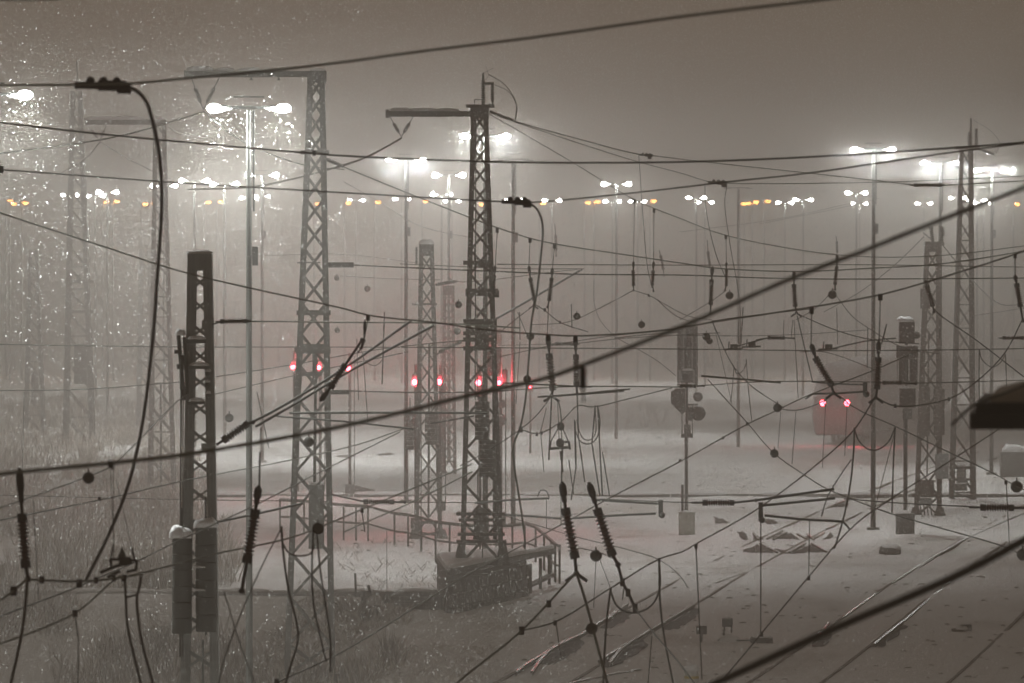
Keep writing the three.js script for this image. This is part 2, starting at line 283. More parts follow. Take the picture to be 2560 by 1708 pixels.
const T1 = channelMast({ Z: 123, top: [180, 770, 812], foot: [1686, 710, 838], legPx: 14, depth: 0.3, ratio: 1.0, barW: 0.055, mat: M.steel, label: 'tall lattice mast with a snow topped crossarm, on a snowy mound beside the weeds' });
{ const g = T1; band(g, 'crossarm', 463, 816, 178, 193, 0, 0.24); band(g, 'crossarm_cap', 768, 816, 193, 208, 0, 0.26); band(g, 'crossarm_end_plate', 461, 466, 176, 196, 0, 0.27);
  for (const [x, w, h] of [[500, 70, 12], [560, 55, 8], [625, 60, 9], [690, 80, 7], [795, 40, 7]]) { const p = g.P(x, 178); snow(g, p.x, p.y, 0, px(w, 123), px(h, 123), 0.2, x); }
  vString(g, 478, 548, 194, 508, 274); for (const x of [628, 697]) { const p = g.P(x, 196); mesh('arm_bolt', new THREE.ConeGeometry(0.05, 0.08, 8), M.steel, g).position.copy(p); }
  band(g, 'clamp_band', 752, 822, 376, 386, 0, 0.36); band(g, 'clamp_band', 742, 826, 776, 788, 0, 0.38); band(g, 'clamp_band', 738, 824, 869, 880, 0, 0.4); band(g, 'clamp_band', 736, 826, 868, 884, 0, 0.2);
  band(g, 'anchor_plate', 752, 812, 860, 884, 0.17, 0.05); band(g, 'anchor_plate', 748, 806, 930, 940, 0.17, 0.05); seg(g, 'inner_post', 790, 880, 786, 1215, 0.07); seg(g, 'inner_post', 786, 884, 786, 960, 0.09);
  seg(g, 'cable_conduit', 738, 935, 728, 1300, 0.03, M.steelDark, 0.17); band(g, 'step_bracket', 744, 760, 656, 659, 0.1, 0.3); band(g, 'stub_arm', 816, 884, 656, 669, 0, 0.11, M.steelDark); band(g, 'stub_arm', 818, 873, 975, 986, 0, 0.11, M.steelDark); band(g, 'step_bracket', 742, 800, 655, 658, 0, 0.1, M.galv);
  const s = g.P(757, 655); snow(g, s.x, s.y, 0.1, 0.09, 0.05, 0.15, 3); const f = g.P(774, 1690); for (const k of [-1, 1]) { const b = g.P(774 + k * 56, 1688); mesh('foot_block', roundBoxGeo(0.34, 0.3, 0.5), M.concrete, g).position.set(b.x, b.y - 0.1, 0); }
  band(g, 'equipment_panel', 772, 810, 1213, 1372, 0.02, 0.22, M.cabinetGrey); { const q = g.P(791, 1213); snow(g, q.x, q.y, 0.02, px(38, 123), 0.07, 0.2, 8); } }

const T2 = channelMast({ Z: 146, top: [268, 1178, 1220], foot: [1412, 1150, 1260], legPx: 12.5, depth: 0.32, ratio: 0.95, barW: 0.06, mat: M.steelBrown, label: 'tall brown lattice mast standing on the stone pier, insulators on its top' });
{ const g = T2; for (const s of [-1, 1]) { const a = g.P(1205 + s * 52, 1412); const m = mesh('flared_foot', new THREE.CylinderGeometry(0.07, 0.19, 0.62, 4), M.steelBrown, g); m.rotation.y = Math.PI / 4; m.position.set(a.x, a.y + 0.3, 0); m.scale.z = 1.5; }
  band(g, 'crossarm', 968, 1180, 278, 292, 0, 0.2); band(g, 'arm_end', 964, 973, 274, 295, 0, 0.24); { for (const [x, w, h] of [[1000, 50, 9], [1060, 70, 8], [1120, 60, 7]]) { const p = g.P(x, 278); snow(g, p.x, p.y, 0, px(w, 146), px(h, 146), 0.16, x); } }
  vString(g, 975, 1033, 292, 1003, 342, 0.06); band(g, 'top_platform', 1165, 1236, 262, 269, 0, 0.6); band(g, 'head_block', 1176, 1222, 269, 296, 0, 0.4);
  ribbed('post_insulator', g, g.P(1208, 262), g.P(1208, 200), 0.07, 9, M.porcelainGrey); ribbed('post_insulator', g, g.P(1231, 252), g.P(1231, 212), 0.06, 6, M.porcelainGrey); seg(g, 'switch_post', 1208, 262, 1208, 182, 0.06, M.steelDark); seg(g, 'switch_blade', 1208, 209, 1235, 209, 0.07, M.steelDark); seg(g, 'switch_post', 1231, 264, 1231, 205, 0.06, M.steelDark); seg(g, 'switch_lever', 1222, 262, 1234, 262, 0.05, M.steelDark); seg(g, 'switch_lever', 1186, 262, 1186, 249, 0.03); seg(g, 'switch_lever', 1186, 249, 1208, 249, 0.03);
  seg(g, 'horn', 1208, 183, 1234, 170, 0.012, M.wire); seg(g, 'horn', 1222, 188, 1214, 164, 0.012, M.wire); seg(g, 'horn', 1222, 188, 1214, 200, 0.012, M.wire);
  ribbed('tension_insulator', g, g.P(1224, 279, 0.1), g.P(1284, 302, 0.1), 0.055, 10, M.porcelainGrey);
  seg(g, 'cable_conduit', 1190, 300, 1188, 1000, 0.03, M.steelBrown, 0.18); seg(g, 'cable_conduit', 1186, 620, 1195, 1000, 0.025, M.steelBrown, 0.18);
  band(g, 'clamp_band', 1158, 1232, 652, 662, 0, 0.4); band(g, 'anchor_block', 1196, 1232, 650, 668, 0.18, 0.1); band(g, 'clamp_band', 1164, 1245, 722, 740, 0, 0.4); { const p = g.P(1243, 735); const m = mesh('pulley_cover', new THREE.CylinderGeometry(0.09, 0.09, 0.1, 14, 1, false, 0, Math.PI), M.steelBrown, g); m.rotation.set(Math.PI / 2, 0, Math.PI / 2); m.position.copy(p); }
  for (const [y, h] of [[798, 14], [829, 9], [844, 10], [866, 10]]) band(g, 'working_gear', 1158, 1240, y, y + h, 0.02, 0.42); band(g, 'gear_housing', 1190, 1222, 800, 866, 0.2, 0.12); band(g, 'gear_housing', 1228, 1242, 796, 860, 0.16, 0.2); band(g, 'gear_housing', 1196, 1216, 866, 872, 0.2, 0.2);
  for (const y of [1281, 1296, 1332, 1350]) band(g, 'platform_beam', y > 1340 ? 1141 : y > 1330 ? 1144 : y > 1290 ? 1147 : 1141, y > 1340 ? 1266 : 1262, y, y + 7, 0.02, 0.5);
  const tb = mesh('transformer_tank', new THREE.CylinderGeometry(0.2, 0.2, 0.5, 16), M.cabinetGrey, g); tb.position.copy(g.P(1203, 1312, 0.05)); mesh('transformer_lid', new THREE.SphereGeometry(0.2, 16, 8, 0, 6.3, 0, 1.57), M.cabinetGrey, g).position.copy(g.P(1203, 1288, 0.05)); const td = mesh('transformer_tank', new THREE.CylinderGeometry(0.17, 0.22, 0.28, 16), M.steelBrown, g); td.position.copy(g.P(1203, 1335, 0.05)); seg(g, 'drain_pipe', 1206, 1352, 1207, 1412, 0.035); seg(g, 'drain_pipe', 1201, 1182, 1201, 1290, 0.03); seg(g, 'drain_pipe', 1194, 1182, 1194, 1262, 0.025);
  seg(g, 'rear_post', 1236, 880, 1238, 1360, 0.13, M.steelBrown, -0.35); }
weightStack(1187, 1224, 1004, 1100, 145.6, 9, M.steelBrown, 'round brown weights stacked inside the mast on the stone pier');
weightStack(1198, 1241, 1100, 1192, 145.7, 8, M.steelBrown, 'round brown weights hanging below another stack in the pier mast');

const T3 = channelMast({ Z: 180, top: [610, 1048, 1084], foot: [1340, 1036, 1106], legPx: 10.5, depth: 0.26, headPx: 30, ratio: 1.05, barW: 0.05, mat: M.steel, label: 'lattice mast with a rounded snow cap behind the railing' });
{ const g = T3; const p = g.P(1066, 611); snow(g, p.x, p.y, 0, 0.5, 0.16, 0.4, 2); ribbed('post_insulator', g, g.P(1041, 660), g.P(1041, 618), 0.05, 5, M.porcelainGrey); band(g, 'bracket', 1030, 1092, 758, 763, 0.16, 0.1); band(g, 'bracket', 1034, 1048, 756, 760, 0.2, 0.1, M.white); seg(g, 'inner_post', 1073, 860, 1071, 1300, 0.07); band(g, 'cross_beam', 1033, 1100, 1302, 1309, 0, 0.34); ribbed('tension_insulator', g, g.P(1090, 712), g.P(1142, 703, 0.4), 0.06, 8, M.porcelainGrey); for (const s of [-1, 1]) { const a = g.P(1071 + s * 32, 1342); mesh('foot_block', new THREE.CylinderGeometry(0.12, 0.26, 0.4, 4), M.concrete, g).position.set(a.x, a.y + 0.05, 0); } }
weightStack(1014, 1036, 1034, 1125, 179.4, 8, M.steelBrown, 'round weights hanging left of the snow capped mast by the railing');
weightStack(1062, 1096, 1030, 1112, 179.7, 8, M.steelBrown, 'round weights hanging in front of the snow capped mast by the railing');

const T4 = channelMast({ Z: 92, top: [635, 470, 530], foot: [2120, 445, 556], legPx: 22, depth: 0.34, headPx: 42, ratio: 0.95, xPart: 0.5, barW: 0.032, mat: M.steelFrost, label: 'short dark mast of two wide channels, snow capped tension gear on its side' });
{ const g = T4; const Pz = (x, y, z) => g.P(x, y, z); const p = g.P(500, 635); snow(g, p.x, p.y, 0, 0.44, 0.06, 0.3, 5);
  band(g, 'gear_bracket', 466, 515, 848, 858, 0.22, 0.1, M.steel); band(g, 'gear_bracket', 474, 524, 914, 922, 0.22, 0.1, M.galv); band(g, 'gear_bracket', 470, 514, 1003, 1010, 0.22, 0.1, M.steel);
  for (const [x, y, w] of [[494, 848, 45], [500, 914, 50], [494, 1003, 40]]) { const q = g.P(x, y, 0.22); snow(g, q.x, q.y, 0.22, px(w, 92), 0.055, 0.12, x); }
  seg(g, 'ratchet_frame', 448, 838, 462, 1000, 0.07, M.steelDark, 0.22); seg(g, 'ratchet_frame', 462, 842, 470, 985, 0.06, M.steelDark, 0.2); const w = mesh('ratchet_wheel', new THREE.CylinderGeometry(0.18, 0.18, 0.06, 20), M.steelDark, g); w.rotation.set(Math.PI / 2, 0, 1.4); w.position.copy(g.P(456, 930, 0.24)); w.scale.x = 0.45; w.scale.z = 1.6; band(g, 'pawl', 438, 452, 874, 884, 0.22, 0.08, M.steelDark); band(g, 'pawl', 444, 454, 910, 922, 0.22, 0.08, M.steelDark); { const q = g.P(453, 838, 0.22); snow(g, q.x, q.y, 0.22, 0.17, 0.1, 0.18, 4); }
  for (const [x, y] of [[522, 935], [521, 962], [522, 990]]) { const b = mesh('bolt_cluster', BALL, M.steel, g); b.scale.setScalar(0.045); b.position.copy(g.P(x, y, 0.2)); const q = g.P(x, y - 6, 0.2); snow(g, q.x, q.y, 0.2, 0.09, 0.05, 0.09, y); }
  seg(g, 'weight_cable', 455, 968, 452, 1640, 0.03, M.wire, 0.25); seg(g, 'weight_cable', 460, 968, 458, 1640, 0.02, M.wire, 0.25); band(g, 'anchor_plate', 506, 536, 800, 822, 0.18, 0.06); band(g, 'anchor_plate', 505, 536, 1108, 1128, 0.18, 0.06);
  band(g, 'arm_clamp', 500, 548, 1300, 1312, 0.18, 0.06, M.steelDark); seg(g, 'inner_post', 507, 1600, 507, 1830, 0.04); }
{ const a = weightStack(430, 480, 1345, 1585, 91.7, 6, M.steel, 'grey stacked weights with a tall lump of snow on top'); const h = px(240, 91.7); snow(a, -0.08, h, 0, 0.26, 0.19, 0.34, 3); snow(a, 0.08, h, 0, 0.2, 0.15, 0.3, 7);
  const b = weightStack(489, 540, 1318, 1580, 91.7, 6, M.steel, 'grey stacked weights under a rounded snow pillow beside a steel arm'); snow(b, 0, px(262, 91.7), 0, 0.4, 0.15, 0.34, 5); for (const k of [0.62, 0.4]) { snow(b, -0.1, px(262, 91.7) * k, 0.17, 0.2, 0.03, 0.08, k * 10); } }

const T5 = towerMast({ mat: M.steelDark, Z: 211, top: [308, 384, 414], foot: [1262, 370, 440], legPx: 9, ratio: 1.05, barW: 0.05, label: 'hazy lattice mast with one snowy crossarm, rising from the brown weeds' });
{ const g = T5; band(g, 'crossarm', 214, 416, 300, 312, 0, 0.24); for (const [x, w] of [[250, 80], [320, 90], [390, 50]]) { const p = g.P(x, 300); snow(g, p.x, p.y, 0, px(w, 211), 0.14, 0.2, x); } vString(g, 219, 266, 313, 249, 352, 0.07); seg(g, 'inner_post', 402, 960, 402, 1240, 0.09); }
const T6 = towerMast({ mat: M.steelDark, Z: 264, top: [228, 176, 206], foot: [1122, 158, 238], legPx: 11, ratio: 1.0, barW: 0.06, label: 'faint tall mast with an antenna spike far behind the weeds' });
{ const g = T6; seg(g, 'antenna', 192, 228, 192, 152, 0.09); band(g, 'equipment_panel', 186, 218, 860, 960, 0.1, 0.5, M.steel); for (const y of [700, 775]) band(g, 'clamp_band', 164, 236, y, y + 8, 0, 0.9); }
const T7 = towerMast({ mat: M.steelDark, Z: 281, top: [624, 71, 95], foot: [1094, 60, 114], legPx: 8, ratio: 1.0, barW: 0.05, label: 'faint short lattice mast nearest the orange street lamps, weights inside' });
weightStack(78, 96, 930, 1010, 281, 6, M.steelBrown, 'faint weights hanging inside the short hazy mast');
const T8 = towerMast({ mat: M.steelDark, Z: 285, top: [622, 349, 379], foot: [1112, 340, 388], legPx: 10, ratio: 1.0, barW: 0.05, label: 'faint short lattice mast partly hidden behind the crossarm mast' });
const T9 = channelMast({ Z: 196, top: [604, 2313, 2351], foot: [1290, 2285, 2354], legPx: 11, depth: 0.3, headPx: 26, ratio: 1.1, barW: 0.05, mat: M.steelBrown, label: 'brown lattice mast with two insulators on top next to the tall signal' });
{ const g = T9; ribbed('post_insulator', g, g.P(2332, 604), g.P(2328, 566), 0.09, 6, M.porcelainGrey); ribbed('post_insulator', g, g.P(2354, 612), g.P(2354, 566), 0.1, 7, M.porcelainGrey); seg(g, 'switch_post', 2328, 580, 2320, 560, 0.06, M.steelDark); band(g, 'bracket', 2330, 2360, 606, 613, 0.1, 0.2); seg(g, 'switch_lever', 2308, 582, 2330, 600, 0.05, M.steelDark);
  band(g, 'gear_housing', 2303, 2326, 722, 772, -0.3, 0.2); seg(g, 'rear_post', 2318, 720, 2305, 970, 0.16, M.steelBrown, -0.3); seg(g, 'inner_post', 2322, 830, 2318, 1190, 0.05); for (const s of [-1, 1]) { const a = g.P(2320 + s * 30, 1292); mesh('foot_block', new THREE.CylinderGeometry(0.12, 0.26, 0.45, 4), M.steelBrown, g).position.set(a.x, a.y + 0.1, 0); }
  band(g, 'platform_beam', 2278, 2356, 1234, 1243, 0.05, 0.5); const t = mesh('transformer_tank', new THREE.CylinderGeometry(0.26, 0.3, 0.55, 16), M.steelBrown, g); t.position.copy(g.P(2316, 1220, 0.05)); band(g, 'cable_box', 2297, 2328, 1245, 1262, 0.1, 0.3, M.cabinetGrey); for (let i = 0; i < 4; i++) seg(g, 'cable_drop', 2301 + i * 8, 1262, 2303 + i * 9, 1290, 0.04, M.steelDark, 0.1); band(g, 'control_box', 2338, 2370, 1134, 1196, 0.2, 0.3, M.cabinetGrey); }
weightStack(2297, 2325, 968, 1092, 195.5, 10, M.steelBrown, 'long stack of round weights on the signal side of the brown mast');
weightStack(2334, 2362, 972, 1088, 195.5, 9, M.steelBrown, 'stack of round weights on the canopy side of the brown mast');
const plateMat = (() => { const c = document.createElement('canvas'); c.width = 64; c.height = 48; const x = c.getContext('2d'); x.fillStyle = '#b9b9b2'; x.fillRect(0, 0, 64, 48); x.fillStyle = '#3a3a38'; x.font = 'bold 40px sans-serif'; x.textAlign = 'center'; x.textBaseline = 'middle'; x.fillText('85', 32, 25); const t = new THREE.CanvasTexture(c); t.colorSpace = THREE.SRGBColorSpace; return new THREE.MeshStandardMaterial({ map: t, roughness: 0.6 }); })();
const T10 = towerMast({ mat: M.steelDark, Z: 210, top: [376, 2399, 2432], foot: [1248, 2374, 2438], legPx: 10, ratio: 1.25, barW: 0.045, label: 'tall hazy lattice mast with a spike and insulators, equipment boxes at its foot' });
{ const g = T10; seg(g, 'spike', 2428, 376, 2428, 296, 0.08); ribbed('post_insulator', g, g.P(2424, 372), g.P(2424, 330), 0.1, 6, M.porcelainGrey); ribbed('post_insulator', g, g.P(2441, 365), g.P(2441, 322), 0.09, 6, M.porcelainGrey); band(g, 'top_platform', 2390, 2448, 366, 374, 0, 0.6); ribbed('tension_insulator', g, g.P(2446, 372), g.P(2486, 386), 0.07, 8, M.porcelainGrey);
  band(g, 'platform_beam', 2372, 2432, 1166, 1172, 0.1, 0.5); band(g, 'platform_beam', 2372, 2432, 1196, 1201, 0.1, 0.5); band(g, 'cabinet', 2391, 2413, 1172, 1205, 0.25, 0.3, M.cabinetGrey); band(g, 'lower_cabinet', 2387, 2416, 1209, 1226, 0.25, 0.3, M.cabinetGrey); for (const [x, y, w] of [[2402, 1166, 26], [2402, 1208, 28], [2380, 1196, 12]]) { const q = g.P(x, y, 0.25); snow(g, q.x, q.y, 0.25, px(w, 210), 0.1, 0.3, y); }
  const plate = band(g, 'number_plate', 2394, 2409, 1180, 1191, 0.41, 0.01, plateMat); }
const T11 = channelMast({ Z: 232, top: [714, 1107, 1136], foot: [1206, 1104, 1142], legPx: 8.5, depth: 0.26, headPx: 24, ratio: 1.1, barW: 0.05, mat: M.steel, label: 'faint mast with a flat head plate behind the snow capped one' });
{ const p = T11.P(1121, 714); snow(T11, p.x, p.y, 0, 0.4, 0.08, 0.3, 9); }
// ---------------------------------------------------------------- pier, walls, railings
{
  const ring = [[-1.66, -142.2], [0.35, -150.2], [-0.35, -151.2], [-1.95, -148.4]], g = thing('stone_pier', V(-0.9, 0, -146), 'dark rough stone pier under the brown mast with snow on its edge', 'pier');
  const s = new THREE.Shape(ring.map(([x, z]) => new THREE.Vector2(x + 0.9, -(z + 146)))), b = new THREE.ExtrudeGeometry(s, { depth: 2.25, bevelEnabled: true, bevelSize: 0.04, bevelThickness: 0.04, bevelSegments: 1 });
  b.rotateX(-Math.PI / 2); b.translate(0, -1.3, 0);
  const m = mesh('stone_body', b, M.stone, g);
  const c = new THREE.ExtrudeGeometry(s, { depth: 0.1, bevelEnabled: true, bevelSize: 0.1, bevelThickness: 0.03, bevelSegments: 2 }); c.rotateX(-Math.PI / 2); c.translate(0, 1.02, 0); mesh('coping_slab', c, M.concrete, g);
  // courses of rough facing blocks on the front, each its own stone
  const A = V(-0.76, 0, 3.8), B = V(1.25, 0, -4.2), dir = B.clone().sub(A), L = dir.length(); dir.normalize(); const ry = Math.atan2(-dir.z, dir.x), out = V(-dir.z, 0, dir.x).negate(); if (out.z < 0) out.negate();
  const blocks = [0, 1, 2].map((k) => { const q = roundBoxGeo(1, 1, 0.16, 0.05), p = q.attributes.position; for (let i = 0; i < p.count; i++) p.setXYZ(i, p.getX(i) + 0.06 * (hash(i, k) - 0.5), p.getY(i) + 0.06 * (hash(i, k + 5) - 0.5), p.getZ(i) + 0.05 * (hash(i, k + 9) - 0.5)); q.computeVertexNormals(); return q; });
  for (let r = 0; r < 6; r++) for (let d = (r % 2) * -0.3, k = 0; d < L; k++) { const w = 0.5 + 0.35 * hash(r, k), x = Math.min(L, d + w), x0 = Math.max(0, d); if (x - x0 > 0.15) { const o = mesh('stone_block', blocks[(r + k) % 3], M.stone, g); o.scale.set((x - x0) - 0.02, 0.33, 1); o.position.copy(A).addScaledVector(dir, (x0 + x) / 2).addScaledVector(out, 0.06); o.position.y = -1.05 + r * 0.35; o.rotation.y = ry; } d += w; }
  const l = new THREE.ExtrudeGeometry(s, { depth: 0.06, bevelEnabled: true, bevelSize: 0.04, bevelThickness: 0.04, bevelSegments: 2 }); l.rotateX(-Math.PI / 2); l.translate(0, 1.16, 0); mesh('snow_cap', l, M.snow, g);
}
const PIER = V(-1.66, 0, -142.2);
{ // low retaining wall and its mesh fence between the pier and the weeds
  const g = thing('retaining_wall', V(-8.5, -1, -143.6), 'low concrete wall with a snowy cap and wire mesh face left of the pier', 'wall');
  box('wall_body', g, 0, 0.68, -0.2, 13.6, 1.5, 0.3, M.plaster); box('wall_cap', g, 0.02, 1.48, -0.16, 13.7, 0.1, 0.5, M.plaster); box('cap_rail', g, 0.02, 1.445, 0.13, 13.6, 0.02, 0.03, M.galv);
  const rods = []; const put = (a, b) => { const v = b.clone().sub(a), q = new THREE.CylinderGeometry(0.006, 0.006, v.length(), 4); if (Math.abs(v.x) > 0.1) q.rotateZ(Math.PI / 2); q.translate((a.x + b.x) / 2, (a.y + b.y) / 2, 0.1); rods.push(q); };
  for (let x = 2.2; x < 6.7; x += 0.07) put(V(x, 0.6, 0), V(x, 1.38, 0)); for (let y = 0.62; y < 1.38; y += 0.07) put(V(2.2, y, 0), V(6.7, y, 0)); mesh('wire_mesh', mergeGeometries(rods), M.galv, g).userData.kind = 'stuff';
  for (let x = 2.2; x < 6.8; x += 1.5) box('mesh_post', g, x, 0.98, 0.1, 0.05, 0.85, 0.05, M.steel);
   for (let i = 0; i < 9; i++) snow(g, -4.5 + i * 1.2 + rr(-0.3, 0.3), 0.85, 0.25, rr(0.4, 1.0), 0.1, 0.6, i); for (let i = 0; i < 9; i++) snow(g, -6 + i * 1.5 + rr(-0.3, 0.3), 1.53, -0.16, rr(1.0, 1.7), 0.06, 0.42, i + 20);
}
{ // handrail along the back of the ramp
  const pts = [[700, 1330], [760, 1334], [859, 1345], [890, 1347], [920, 1349], [951, 1342], [986, 1369], [1020, 1373], [1053, 1381], [1089, 1393], [1124, 1398], [1160, 1402], [1200, 1404], [1240, 1404], [1281, 1402], [1312, 1398], [1339, 1408], [1360, 1428], [1378, 1446], [1388, 1457], [1399, 1461]].filter((p, i) => i !== 5).map(([x, y]) => gp(x, y));
  const b = pts[0].clone(), g = thing('ramp_railing', b, 'weathered steel post railing running from the weeds to a corner', 'railing'); let last;
  for (const p of pts) { const q = loc(g, p), top = q.clone().add(V(0, 1.06, 0)), mid = q.clone().add(V(0, 0.5, 0)); box('post', g, q.x, 0.48, q.z, 0.06, 1.18, 0.06, M.steelBrown); if (last) { bar('top_rail', g, last[0], top, 0.075, 0.075, M.steelBrown); bar('middle_rail', g, last[1], mid, 0.05, 0.05, M.steelBrown); } last = [top, mid]; }
}
{ // front parapet: a heavy beam with snow from the pier to the corner
  const g = thing('parapet_railing', V(0.35, 0, -150.2), 'heavy snow covered handrail on thick posts right of the stone pier', 'railing'), A = at(1122, 1428, 142.2), B = at(1380, 1377, 154.5), a = loc(g, A), b = loc(g, B);
  bar('top_beam', g, a, b, 0.16, 0.16, M.steelBrown); const sn = mesh('snow_cap', new THREE.CapsuleGeometry(0.1, A.distanceTo(B) - 0.15, 4, 10), M.snow, g); sn.position.copy(a).lerp(b, 0.5).add(V(0, 0.08, 0)); sn.quaternion.setFromUnitVectors(UPV, b.clone().sub(a).normalize()); sn.scale.set(0.85, 1, 1);
  const m1 = loc(g, at(1300, 1476, 150.5)), m2 = loc(g, at(1382, 1436, 155)); bar('lower_rail', g, m1, m2, 0.12, 0.1, M.steelBrown);
  for (const [x, y1, y2, Z] of [[1326, 1410, 1486, 151.5], [1351, 1396, 1474, 153], [1373, 1382, 1462, 154.6]]) bar('post', g, loc(g, at(x, y2, Z)), loc(g, at(x, y1, Z)), 0.085, 0.085, M.steelBrown);
}
{ // long cable duct across the yard
  const g = thing('cable_duct', V(0, 0, -212), 'long low concrete cable duct crossing the whole snowy yard', 'cable duct'); for (let i = 0; i < 24; i++) { box('duct_section', g, -34.5 + i * 3, -0.01, 0, 2.96, 0.2, 0.3, M.concrete); } for (let i = 0; i < 24; i++) snow(g, -34.5 + i * 3 + rr(-0.4, 0.4), 0.07, 0, rr(1.4, 2.9), 0.12, 0.5, i);
}
// ---------------------------------------------------------------- platform canopy corner beside the camera's line of sight
{
  const Z = 42, p = at(2425, 1074, Z), g = thing('platform_canopy', V(p.x, 0, -Z), 'black edge of a platform canopy roof jutting in, snow dusted slope above', 'canopy'), y0 = p.y, h = px(40, Z), W = 3.2;
  box('fascia', g, W / 2, y0 + h / 2, -1.5, W, h, 3, M.black); box('upper_fascia', g, W / 2 + px(12, Z), y0 + h + 0.035, -1.5, W, 0.09, 2.8, M.black);
  const s = new THREE.Shape([[0.05, 0.06], [3.2, 0.06], [3.2, 0.95], [0.05, 0.13]].map(([x, y]) => new THREE.Vector2(x, y))); const rg = new THREE.ExtrudeGeometry(s, { depth: 2.6, bevelEnabled: false }); const r = mesh('roof_slope', rg, std(0.34, 0.3, 0.26, { roughness: 0.95 }), g); r.position.set(0.1, y0 + h, -2.85);
  for (const z of [-0.5, -2.5]) box('column', g, 2.6, y0 / 2, z, 0.16, y0, 0.16, M.black);
  g.rotation.y = -0.11; box('footing', g, 2.6, 0.02, -1.5, 0.8, 0.3, 3, M.concrete);
}
// ---------------------------------------------------------------- signals
const redLight = (g, p, r = 0.06, spot = 90, pt = 40) => {
  const m = mesh('red_lamp', BALL, M.redGlow, g); m.scale.set(r, r * 1.15, r); m.position.copy(p);
  const col = new THREE.Color().setRGB(1, 0.06, 0.09), l = new THREE.PointLight(col, pt, 0, 2); l.position.copy(p); l.castShadow = true; l.shadow.radius = 3; g.add(l);
  const w = new THREE.SpotLight(col, spot, 0, 0.22, 0.8, 2); w.position.copy(p); w.position.z += 0.02; w.target.name = 'aim'; w.target.position.copy(p).add(V(-g.position.x, CAM_H - p.y - g.position.y, -g.position.z).normalize().multiplyScalar(20)); g.add(w.target); w.castShadow = true; g.add(w);   // the lens throws its beam along the track
};
function redSignal(x, y, Z, label, post = true, head = [0.2, 0.36], lamp = 0.088) {
  const p = at(x, y, Z), g = thing('red_signal', V(p.x, groundY(p.x, -Z), -Z), label, 'signal', 'red rail signals'), H = p.y - g.position.y;
  if (post) rod('post', g, V(0.05, 0, -0.12), V(0.05, H + 0.6, -0.12), 0.06, M.galv);
  mesh('signal_head', roundBoxGeo(head[0], head[1], 0.16, 0.03), M.black, g).position.set(0.03, H + head[1] * 0.25, -0.06);
  const hood = mesh('hood', new THREE.CylinderGeometry(0.1, 0.1, 0.16, 14, 1, true, -Math.PI / 2, Math.PI), M.black, g); hood.rotation.set(Math.PI / 2, 0, 0); hood.position.set(0, H, 0.08);
  rod('ladder_rail', g, V(0.22, 0.3, -0.2), V(0.22, H + 0.5, -0.2), 0.02, M.galv); box('base', g, 0.05, 0.1, -0.1, 0.35, 0.5, 0.3, M.cabinetGrey);
  redLight(g, V(0, H, 0.06), lamp); return g;
}
redSignal(732, 917, 215, 'red signal glowing just left of the crossarm mast');
redSignal(797, 920, 215, 'red signal glowing through the lattice of the crossarm mast');
redSignal(871, 922, 215, 'red signal glowing behind a slanted black insulator');
redSignal(1036, 956, 188, 'red signal glowing between the lamp pole and the snow capped mast');
redSignal(1098, 955, 200, 'red signal whose glow is hidden by the snow capped mast');
redSignal(1196, 957, 190, 'red signal glowing through the lattice of the pier mast');
{ // the taller signal behind the pier mast
  const g = redSignal(1248, 957, 190, 'red lit signal with white edged screens behind the right leg of the pier mast', true, [0.5, 0.6], 0.065), Q = (x, y, z = 0) => at(x, y, 190 - z).sub(g.position);
  const rect = (n, x1, x2, y1, y2, z, d, m) => { const a = Q(x1, y1, z), b = Q(x2, y2, z); return box(n, g, (a.x + b.x) / 2, (a.y + b.y) / 2, z, Math.abs(b.x - a.x), Math.abs(b.y - a.y), d, m); };
  rect('top_screen', 1212, 1254, 822, 862, 0, 0.1, M.cabinet); rect('back_screen', 1212, 1254, 868, 940, -0.1, 0.06, M.black); for (const x of [1213, 1232, 1253]) rect('frame_bar', x, x + 2, 864, 942, 0, 0.05, M.white); rect('frame_bar', 1212, 1255, 864, 866, 0, 0.05, M.white); rect('snow_ledge', 1243, 1249, 937, 942, 0.1, 0.15, M.snow); rect('snow_ledge', 1208, 1216, 936, 941, 0.1, 0.15, M.snow);
  for (const [x, y, r] of [[1255, 1010, 0.14], [1252, 1050, 0.2]]) { const d = mesh('round_lamp_housing', new THREE.CylinderGeometry(r, r, 0.22, 18), M.cabinetGrey, g); d.rotation.x = Math.PI / 2; d.position.copy(Q(x, y)); }
}
{ // small red tail lights and signals far off
  for (const [x, y, Z, l] of [[147, 1025, 330, 'tiny far red signal by the faint antenna mast'], [159, 1025, 332, 'tiny far red signal half behind the faint antenna mast'], [1326, 969, 260, 'small red signal under the swan necked cable']]) { const p = at(x, y, Z), g = thing('shunting_signal', V(p.x, groundY(p.x, -Z), -Z), l, 'signal', 'small red signals far off'), H = p.y - g.position.y; rod('post', g, V(0, 0, -0.1), V(0, H, -0.1), 0.05, M.steelDark); mesh('signal_head', roundBoxGeo(0.3, 0.4, 0.14, 0.02), M.black, g).position.set(0, H, -0.06); redLight(g, V(0, H, 0.06), 0.05, 40, 2); }
}
